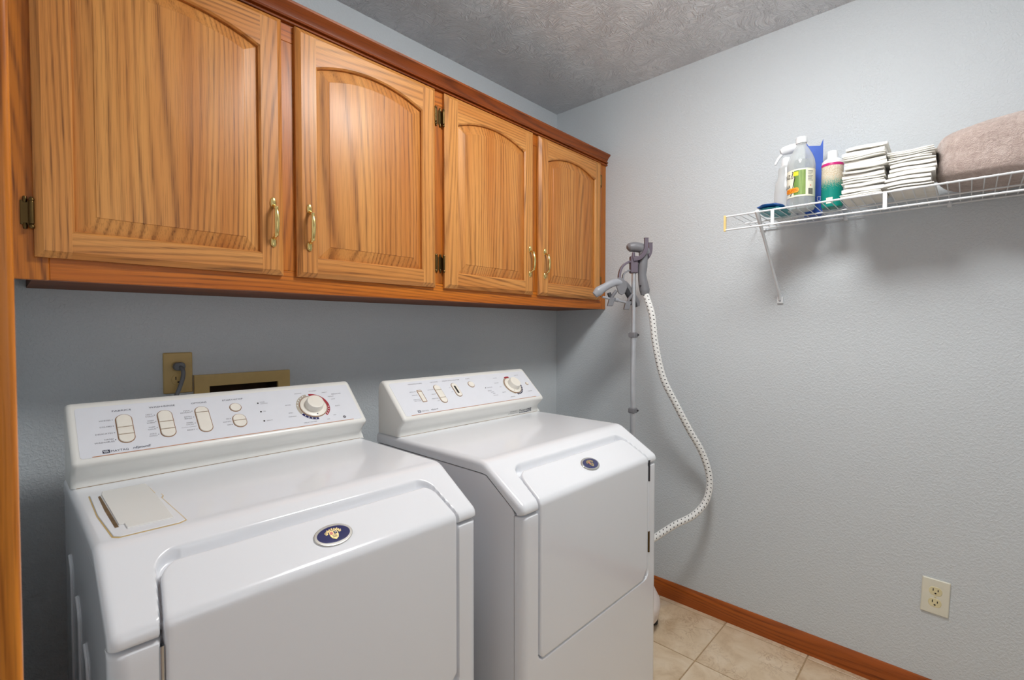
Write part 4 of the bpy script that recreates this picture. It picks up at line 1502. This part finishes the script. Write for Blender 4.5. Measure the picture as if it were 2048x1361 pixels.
obj('label_print', b, 'label', lab, wn=False)
b = nb()
add_text(b, 'HEINZ', 0.020, lambda x, y: cyl(x, y, 0.0014), -0.050, 0.118, width=0.050)
add_text(b, 'VINEGAR', 0.016, lambda x, y: cyl(x, y, 0.0014), -0.053, 0.083, width=0.058)
obj('label_lettering', b, 'lblack', lab, wn=False)
b = nb(); pts = capsule_pts(0.050, 0.017, None, 8)
cen = b.verts.new(cyl(-0.027, 0.067, 0.0016))
rows = []
for k in range(21):
    x = -0.025 + 0.05 * k / 20
    hh = 0.0085 if abs(x) < 0.0165 else math.sqrt(max(0.0085 ** 2 - (abs(x) - 0.0165) ** 2, 0))
    rows.append([cyl(-0.020 + x, 0.067 - hh, 0.0016), cyl(-0.020 + x, 0.067 + hh, 0.0016)])
gridmesh(b, rows)
b.verts.remove(cen)
obj('label_print', b, 'lorange', lab, wn=False)
b = nb(); add_text(b, 'COUPON', 0.0125, lambda x, y: cyl(x, y, 0.0022), -0.0195, 0.067, width=0.038)
obj('label_lettering', b, 'lred', lab, wn=False)
b = nb()
for k, (x0, w) in enumerate(((0.033, 0.0016), (0.0354, 0.0009), (0.0370, 0.002), (0.0398, 0.0008), (0.0414, 0.0014), (0.0436, 0.0008), (0.0452, 0.002), (0.048, 0.001))):
    cyl_patch(b, x0, x0 + w, 0.050, 0.070, 0.0008, 2)
obj('barcode', b, 'lblack', lab, wn=False)['kind'] = 'stuff'
b = nb()
for k in range(7):
    cyl_patch(b, 0.031, 0.050 - 0.003 * (k % 3), 0.128 - 0.0052 * k, 0.1293 - 0.0052 * k, 0.0008, 4)
obj('label_fine_print', b, 'ink_soft', lab, wn=False)['kind'] = 'stuff'
lp('lred', 0.039, 0.0425, 0.078, 0.0815, 0.0008)

# spray bottle behind it
SB = (-0.095, -1.165, TZ)
spr = thing('spray_bottle', 'clear trigger spray bottle at the left end of the shelf behind the vinegar', 'bottle', SB)
bm = nb()
lathe(bm, [(0.030, 0.0), (0.038, 0.002), (0.040, 0.008), (0.040, 0.10), (0.037, 0.125), (0.030, 0.15), (0.027, 0.165), (0.027, 0.185), (0.022, 0.195), (0.0145, 0.200), (0.0145, 0.205)], SB, 32)
obj('bottle_body', bm, 'pet2', spr)
bm = nb(); lathe(bm, [(0.0165, 0.196), (0.0175, 0.198), (0.0175, 0.216), (0.014, 0.224), (0.012, 0.228)], SB, 24)
obj('collar', bm, 'cap', spr)
bm = nb()
dS = Vector((-0.35, 0.9, 0)).normalized()
pS = Vector((SB[0], SB[1], SB[2]))
tube(bm, [pS - dS * 0.036 + Vector((0, 0, 0.262)), pS - dS * 0.030 + Vector((0, 0, 0.262)), pS - dS * 0.010 + Vector((0, 0, 0.258)), pS + dS * 0.010 + Vector((0, 0, 0.254)), pS + dS * 0.020 + Vector((0, 0, 0.250))], [0.012, 0.0165, 0.0175, 0.0155, 0.010], 14)
obj('spray_head', bm, 'cap', spr)
bm = nb()
tube(bm, [pS + dS * 0.016 + Vector((0, 0, 0.240)), pS + dS * 0.026 + Vector((0, 0, 0.230)), pS + dS * 0.033 + Vector((0, 0, 0.216)), pS + dS * 0.038 + Vector((0, 0, 0.206))], [0.006, 0.0055, 0.005, 0.004], 10)
obj('trigger', bm, 'cap', spr)

# tall blue carton
cx_, cy_ = -0.088, -1.252
bm = nb()
prism(bm, [(-0.0265, 0.0), (0.0265, 0.0), (0.0265, 0.262), (0.018, 0.248), (-0.0175, 0.243), (-0.0265, 0.266)], 'x', -0.02, 0.02)
xf(bm, Matrix.Translation((cx_, cy_, TZ)) @ Matrix.Rotation(math.radians(16), 4, 'Z'))
bc = obj('blue_carton', bm, 'blue', None, ang=20)
place(bc, (cx_, cy_, TZ))
tag(bc, 'tall blue carton with notched top behind the vinegar bottle', 'carton')
bm = nb()
Rb = Matrix.Rotation(math.radians(16), 4, 'Z')
def bfx(x, y):
    p = Rb @ Vector((-0.0203, -0.019 - y, 0.055 + x))
    return Vector((cx_, cy_, TZ)) + p
add_text(bm, 'C3', 0.016, bfx, 0.0, -0.0035)
bl = obj('carton_lettering', bm, 'white', bc, wn=False)

# speckled cleaner bottle
KB = (-0.165, -1.3235, TZ)
cl = thing('cleaner_bottle', 'round bottle with magenta band, teal liquid and white cap beside the stacked pads', 'bottle', KB)
bm = nb()
lathe(bm, [(0.024, 0.0), (0.030, 0.002), (0.032, 0.008), (0.032, 0.140), (0.0315, 0.146)], KB, 32)
b_ = obj('bottle_body', bm, 'granular', cl)
bm = nb(); lathe(bm, [(0.0322, 0.140), (0.0325, 0.141), (0.0325, 0.148), (0.0318, 0.149)], KB, 32)
obj('band', bm, 'magenta', cl)
bm = nb(); lathe(bm, [(0.0318, 0.149), (0.031, 0.158), (0.024, 0.165), (0.0165, 0.167), (0.0155, 0.168), (0.0155, 0.192), (0.0145, 0.194)], KB, 32)
obj('cap', bm, 'cap', cl)
bm = nb(); 
for k in range(5):
    a0 = math.atan2(-1.6704 - KB[1], -2.1317 - KB[0]) - 0.55
vsA = [];vsB = []
for k in range(7):
    a = a0 + 0.6 * k / 6
    vsA.append(bm.verts.new((KB[0] + 0.0325 * math.cos(a), KB[1] + 0.0325 * math.sin(a), KB[2] + 0.012)))
    vsB.append(bm.verts.new((KB[0] + 0.0325 * math.cos(a), KB[1] + 0.0325 * math.sin(a), KB[2] + 0.032)))
for k in range(6):
    bm.faces.new((vsA[k], vsA[k + 1], vsB[k + 1], vsB[k]))
obj('paper_label', bm, 'label', cl, wn=False)

# stacks of folded white pads
def folded_pad(cx0, cy0, w, d, h, z, rot, rnd):
    """a flat folded pad: three leaves showing at the edges, slightly warped"""
    bm = nb()
    n = 8
    leaves = 1 if rnd.random() < 0.45 else 2
    lh = h / leaves
    for L in range(leaves):
        ex = rnd.uniform(-0.005, 0.005); ey = rnd.uniform(-0.005, 0.005)
        rows_t, rows_b = [], []
        for i in range(n + 1):
            for_t, for_b = [], []
            for j in range(n + 1):
                a, b = i / n - 0.5, j / n - 0.5
                x, y = a * d + ex, b * w + ey
                warp = 0.0013 * math.sin(3.1 * b * 2 + rnd_ph) + 0.0007 * math.cos(4 * a + rnd_ph)
                edge = 0.0016 * ((abs(a) * 2) ** 6 + (abs(b) * 2) ** 6)
                for_t.append((x, y, lh * (L + 1) - 0.0004 - edge + warp))
                for_b.append((x, y, lh * L + 0.0002 + edge * 0.5 + warp))
            rows_t.append(for_t); rows_b.append(for_b)
        T = gridmesh(bm, rows_t); B = gridmesh(bm, rows_b)
        loopT = T[0] + [r[-1] for r in T[1:]] + T[-1][-2::-1] + [r[0] for r in T[-2:0:-1]]
        loopB = B[0] + [r[-1] for r in B[1:]] + B[-1][-2::-1] + [r[0] for r in B[-2:0:-1]]
        m = len(loopT)
        for k in range(m):
            bm.faces.new((loopT[k], loopT[(k + 1) % m], loopB[(k + 1) % m], loopB[k]))
    xf(bm, Matrix.Translation((cx0, cy0, z)) @ Matrix.Rotation(rot, 4, 'Z'))
    return bm
ORD = ['topmost', 'second from top', 'third from top', 'fourth from top', 'fifth from top', 'sixth from top', 'seventh from top', 'eighth from top', 'ninth from top', 'tenth from top', 'eleventh from top']
rnd = random.Random(11)
for si, (yc, cnt, hgt, who) in enumerate(((-1.4235, 11, 0.158, 'the stack beside the cleaner bottle'), (-1.5405, 9, 0.119, 'the stack beside the plush blanket'))):
    z = TZ
    for k in range(cnt):
        h = hgt / cnt
        h *= 1.0 + 0.13 * math.sin(k * 2.3 + si)
        rnd_ph = rnd.uniform(0, 6)
        jx, jy = rnd.uniform(-0.004, 0.004), rnd.uniform(-0.0045, 0.0045)
        wd = 0.106 + rnd.uniform(-0.003, 0.003)
        bm = folded_pad(-0.205 + jx, yc + jy, wd, 0.155, h - 0.0006, z + 0.0022, math.radians(rnd.uniform(-1.6, 1.6)), rnd)
        o = obj('folded_pad', bm, 'pad', None, ang=45)
        place(o, (-0.205, yc, z))
        place_n = cnt - 1 - k
        lbl = ('lowest' if k == 0 else ORD[place_n])
        tag(o, 'thin white folded pad, %s of %s' % (lbl, who), 'folded pad', 'white folded pads stacked on the wire shelf')
        z += h

# plush blanket
bm = nb()
NBX, NBY, NBZ = 34, 70, 26
def blanket_pt(d):
    """superellipsoid with folds"""
    x, y, z = d
    p = 4.6
    L = (abs(x) ** p + abs(y) ** p + abs(z) ** p) ** (1 / p)
    x, y, z = x / L, y / L, z / L
    # top rises away from the stacks, belly rests flat on the wires
    return x, y, z
bmesh.ops.create_cube(bm, size=2.0)
bmesh.ops.subdivide_edges(bm, edges=bm.edges[:], cuts=40, use_grid_fill=True)
rngb = np.random.RandomState(3)
from mathutils import noise as mnoise
for v in bm.verts:
    x, y, z = blanket_pt(v.co)
    hz = 0.118 + 0.020 * (-y) * 0.5
    px = -0.160 + 0.138 * x
    py = -1.905 + 0.312 * y
    zz = z
    if z < 0:
        pz = TZ + 0.0008 + (1 + z) * 0.085 * (1 - 0.25 * abs(x) ** 3)
        pz = max(pz, TZ + 0.0008)
    else:
        pz = TZ + 0.0858 + z * (hz - 0.02) - 0.014 * abs(x) ** 2
    q = Vector((px, py, pz))
    k = mnoise.noise(q * 14) * 0.006 + mnoise.noise(q * 45) * 0.0022 + mnoise.noise(q * 150) * 0.0012
    nrm = Vector((x, y, z)).normalized()
    q += nrm * k
    q.z = max(q.z, TZ + 0.0005)
    q.x = min(q.x, -0.012)
    v.co = q
bl = obj('plush_blanket', bm, 'plush', None, ang=80, wn=False)
place(bl, (-0.16, -1.9, TZ))
tag(bl, 'folded fluffy pinkish beige blanket at the right end of the shelf', 'blanket')

# flat blue and teal packet at the left end
pk = thing('wipes_packet', 'flat blue and teal film packet at the left end of the shelf', 'packet', (-0.225, -1.16, TZ))
for nm, mat_, cx0, cy0, rx, ry, h0, h1 in (('packet_bottom', 'teal', -0.208, -1.157, 0.086, 0.046, 0.0005, 0.012), ('packet_top', 'bluefilm', -0.216, -1.154, 0.082, 0.042, 0.010, 0.026)):
    bm = nb()
    rows = []
    for i in range(9):
        f = i / 8
        row = []
        r = math.sin(math.pi * (0.08 + 0.84 * f)) ** 0.35
        for k in range(33):
            a = 2 * math.pi * k / 32
            wob = 1 + 0.05 * math.sin(5 * a + i) + 0.03 * math.sin(9 * a)
            row.append((cx0 + rx * r * wob * math.copysign(abs(math.cos(a)) ** 0.7, math.cos(a)), cy0 + ry * r * wob * math.copysign(abs(math.sin(a)) ** 0.7, math.sin(a)), TZ + h0 + (h1 - h0) * f + 0.001 * math.sin(4 * a)))
        rows.append(row)
    V = gridmesh(bm, rows)
    bm.faces.new(V[-1][:-1]); bm.faces.new(V[0][:-1][::-1])
    bmesh.ops.remove_doubles(bm, verts=bm.verts, dist=1e-6)
    obj(nm, bm, mat_, pk, ang=60)

# ------------------------------------------------------------------ garment steamer between dryer and wall
PX, PY = -0.252, -0.618
st = thing('garment_steamer', 'upright garment steamer with grey hanger head, metal pole and dashed white hose', 'garment steamer', (PX, PY, 0))
bm = nb()
lathe(bm, [(0.115, 0.040), (0.132, 0.052), (0.140, 0.095), (0.137, 0.12), (0.112, 0.17), (0.085, 0.215), (0.072, 0.27), (0.055, 0.295), (0.02, 0.30)], (PX - 0.056, PY - 0.006, 0), 40, 1.0, 1.0)
obj('water_tank_base', bm, 'pole_white', st, ang=60)
for dx, dy in ((-0.08, -0.09), (0.07, -0.09), (-0.08, 0.08), (0.07, 0.08)):
    bm = nb(); lathe(bm, [(0.012, 0.0), (0.018, 0.006), (0.018, 0.04), (0.014, 0.055)], (PX - 0.056 + dx, PY - 0.006 + dy, 0), 12)
    obj('caster', bm, 'rubber', st)
def rodS(name, pts, r, mat, seg=14, **kw):
    bm = nb(); tube(bm, pts, r, seg, **kw)
    return obj(name, bm, mat, st, ang=50)
rodS('pole', [(PX, PY, 0.26), (PX, PY, 0.905)], 0.0125, 'alu')
rodS('pole', [(PX, PY, 0.88), (PX, PY, 1.232)], 0.0108, 'alu')
rodS('pole', [(PX, PY, 1.21), (PX, PY, 1.525)], 0.0088, 'alu')
for z in (0.905, 1.2325):
    b = bxm(PX - 0.016, PX + 0.016, PY - 0.016, PY + 0.016, z - 0.0115, z + 0.0115)
    bev(b, 0.005, 2)
    c = obj('pole_clamp', b, 'st_grey', st)
    bm = nb(); lathe(bm, [(0.0045, 0.0), (0.0045, 0.006), (0.003, 0.0075)], seg=12)
    xf(bm, Matrix.Translation((PX + 0.010, PY - 0.014, z)) @ Matrix.Rotation(math.radians(90), 4, 'X'))
    obj('clamp_knob', bm, 'st_dark', c)
# axes of the head: R runs to the photo's right along the wall side, F toward the room
Rv = Vector((0.6861, -0.7275, 0)); Fv = Vector((-0.7275, -0.6861, 0)); Uv = Vector((0, 0, 1))
HO = Vector((PX, PY, 0))
def hp(r, z, f=0.0):
    return HO + Rv * r + Fv * f + Uv * z
# holder block on top of the pole
b = bxm(-0.0165, 0.0165, -0.0155, 0.0155, 1.498, 1.572)
bev(b, 0.005, 3)
Mh = Matrix(((Rv.x, -Fv.x, 0, HO.x), (Rv.y, -Fv.y, 0, HO.y), (0, 0, 1, 0), (0, 0, 0, 1)))
xf(b, Mh)
obj('holder_block', b, 'st_purple', st)
bm = nb(); tube(bm, [hp(-0.006, 1.558, 0.012), hp(-0.005, 1.572, 0.013), hp(-0.004, 1.586, 0.012)], [0.006, 0.0072, 0.006], 12)
obj('holder_knob', bm, 'st_purple', st)
# two curved prongs that carry the steam head
def ribbon(pts, w, th):
    """flat strip: pts in (r, z, f), wide along f"""
    bm = nb()
    P = spline([Vector((r, f, z)) for r, z, f in pts], 6)
    rows = []
    for i, p in enumerate(P):
        t = (P[min(i + 1, len(P) - 1)] - P[max(i - 1, 0)]).normalized()
        n = Vector((-t.z, 0, t.x)).normalized()
        q = []
        for a, c in ((-1, -1), (1, -1), (1, 1), (-1, 1)):
            pt = p + n * (a * th / 2) + Vector((0, c * w / 2, 0))
            q.append(hp(pt.x, pt.z, pt.y))
        q.append(q[0])
        rows.append(q)
    V = gridmesh(bm, rows)
    bm.faces.new(V[0][:-1]); bm.faces.new(V[-1][:-1][::-1])
    bmesh.ops.remove_doubles(bm, verts=bm.verts, dist=1e-6)
    bev(bm, 0.0014, 2, 50)
    return bm
bm = ribbon([(-0.006, 1.556, 0.014), (0.020, 1.562, 0.020), (0.037, 1.580, 0.024), (0.0455, 1.605, 0.026), (0.046, 1.645, 0.026)], 0.014, 0.0165)
obj('cradle_prong', bm, 'st_purple', st)
bm = ribbon([(0.004, 1.552, -0.006), (0.045, 1.556, -0.020), (0.066, 1.572, -0.026), (0.078, 1.596, -0.028), (0.079, 1.634, -0.028)], 0.014, 0.0165)
obj('cradle_prong', bm, 'st_purple', st)
# steam head: rounded pod and ribbed grip
bm = nb()
tube(bm, spline([hp(-0.029, 1.606, 0.004), hp(-0.020, 1.609, 0.002), hp(0.0, 1.611), hp(0.025, 1.608), hp(0.045, 1.598), hp(0.056, 1.580)], 5), np.interp(np.linspace(0, 5, 26), range(6), [0.008, 0.0185, 0.0215, 0.0215, 0.0205, 0.016]), 18)
pod = obj('steam_head', bm, 'st_grey', st, ang=60)
bm = nb()
tube(bm, spline([hp(0.040, 1.590), hp(0.041, 1.560), hp(0.0385, 1.525), hp(0.0365, 1.490), hp(0.0415, 1.455), hp(0.0475, 1.425), hp(0.0485, 1.405)], 5), np.interp(np.linspace(0, 6, 31), range(7), [0.0180, 0.0185, 0.0195, 0.0175, 0.0205, 0.0215, 0.0170]), 18)
obj('grip', bm, 'st_grey', st, ang=60)
bm = nb(); lathe(bm, [(0.004, -0.003), (0.004, 0.003)], seg=10)
xf(bm, Matrix.Translation(hp(0.027, 1.443, 0.012)) @ Matrix.Rotation(math.radians(90), 4, 'Y'))
obj('steam_button', bm, 'st_dark', st)
# hose
hpts = [(0.0485, 1.408, 0.0)]
wpts = [hp(0.0485, 1.408), Vector((-0.221, -0.664, 1.392)), Vector((-0.226, -0.692, 1.314)), Vector((-0.222, -0.706, 1.194)), Vector((-0.203, -0.732, 1.052)), Vector((-0.168, -0.773, 0.941)), Vector((-0.131, -0.818, 0.829)), Vector((-0.099, -0.858, 0.738)), Vector((-0.082, -0.882, 0.647)), Vector((-0.086, -0.885, 0.578)), Vector((-0.106, -0.872, 0.519)), Vector((-0.150, -0.840, 0.472)), Vector((-0.205, -0.792, 0.439)), Vector((-0.262, -0.739, 0.392)), Vector((-0.310, -0.69, 0.345)), Vector((-0.335, -0.64, 0.285))]
wpts[0] = hp(0.0485, 1.415)
bm = nb(); tube(bm, spline(wpts, 10), 0.0138, 18, uv=True)
obj('hose', bm, 'hose', st, ang=80, wn=False)
# hanger: curved arm, pivot cap, two shoulders, cross bar with clips
bm = ribbon([(-0.010, 1.548, 0.0), (-0.030, 1.543, 0.004), (-0.052, 1.524, 0.008), (-0.064, 1.492, 0.012), (-0.066, 1.455, 0.016)], 0.024, 0.0095)
obj('hanger_arm', bm, 'st_purple', st)
bm = ribbon([(-0.008, 1.510, 0.0), (-0.028, 1.507, 0.004), (-0.044, 1.494, 0.008), (-0.050, 1.470, 0.012)], 0.018, 0.007)
obj('hanger_arm', bm, 'st_grey', st)
bm = nb()
pv = [(-0.024, 0.022), (-0.010, 0.031), (0.008, 0.028), (0.024, 0.010), (0.026, -0.012), (0.018, -0.034), (0.004, -0.044), (-0.010, -0.036), (-0.018, -0.012)]
plate(bm, pv, lambda x, y, h: hp(-0.061 + x, 1.446 + y, 0.022 + h), 0.0, 0.010, 0.0)
bev(bm, 0.003, 2, 50)
obj('pivot_cap', bm, 'st_grey', st)
def shoulder(pts, rs, mat):
    bm = nb(); tube(bm, spline(pts, 5), np.interp(np.linspace(0, len(pts) - 1, (len(pts) - 1) * 5 + 1), range(len(pts)), rs), 14, flat=0.8)
    return obj('hanger_shoulder', bm, mat, st, ang=60)
shoulder([hp(-0.058, 1.456, 0.020), hp(-0.092, 1.455, 0.032), hp(-0.130, 1.436, 0.044), hp(-0.160, 1.416, 0.052), hp(-0.176, 1.401, 0.054)], [0.0155, 0.0165, 0.0165, 0.021, 0.014], 'st_light')
shoulder([hp(-0.060, 1.456, 0.012), hp(-0.036, 1.440, -0.004), hp(-0.012, 1.406, -0.018), hp(0.010, 1.374, -0.026), hp(0.020, 1.356, -0.028)], [0.0150, 0.0175, 0.0175, 0.019, 0.012], 'st_dark')
shoulder([hp(-0.052, 1.459, 0.014), hp(-0.030, 1.446, -0.002), hp(-0.004, 1.412, -0.016), hp(0.018, 1.380, -0.024), hp(0.027, 1.358, -0.026)], [0.012, 0.0135, 0.0135, 0.015, 0.010], 'st_grey')
rodS('cross_bar', [hp(-0.142, 1.394, 0.040), hp(-0.092, 1.384, 0.022), hp(-0.042, 1.374, 0.004), hp(0.004, 1.366, -0.012)], 0.0048, 'st_light')
for r, z, f in ((-0.098, 1.386, 0.024), (-0.022, 1.372, -0.004)):
    b = bxm(r - 0.013, r + 0.011, -0.010, 0.010, z - 0.030, z + 0.006)
    bev(b, 0.003, 2)
    for v in b.verts:
        v.co = hp(v.co.x + (v.co.z - z) * 0.25, v.co.z, f + v.co.y)
    obj('hanger_clip', b, 'st_grey', st)
    bm = nb(); tube(bm, [hp(r - 0.004, z, f + 0.004), hp(r + 0.006, z + 0.020, f + 0.006), hp(r + 0.018, z + 0.036, f + 0.006)], [0.006, 0.0075, 0.0065], 10)
    obj('clip_lever', bm, 'st_grey', st)
    bm = nb(); tube(bm, [hp(r + 0.012, z - 0.002, f), hp(r + 0.028, z - 0.005, f - 0.006)], 0.0085, 12)
    obj('clip_spring', bm, 'st_dark' if r > -0.05 else 'st_light', st)
bm = nb(); tube(bm, [hp(-0.110, 1.412, 0.020), hp(-0.106, 1.398, 0.022), hp(-0.104, 1.388, 0.024)], [0.009, 0.008, 0.006], 10)
obj('clip_lever', bm, 'st_dark', st)
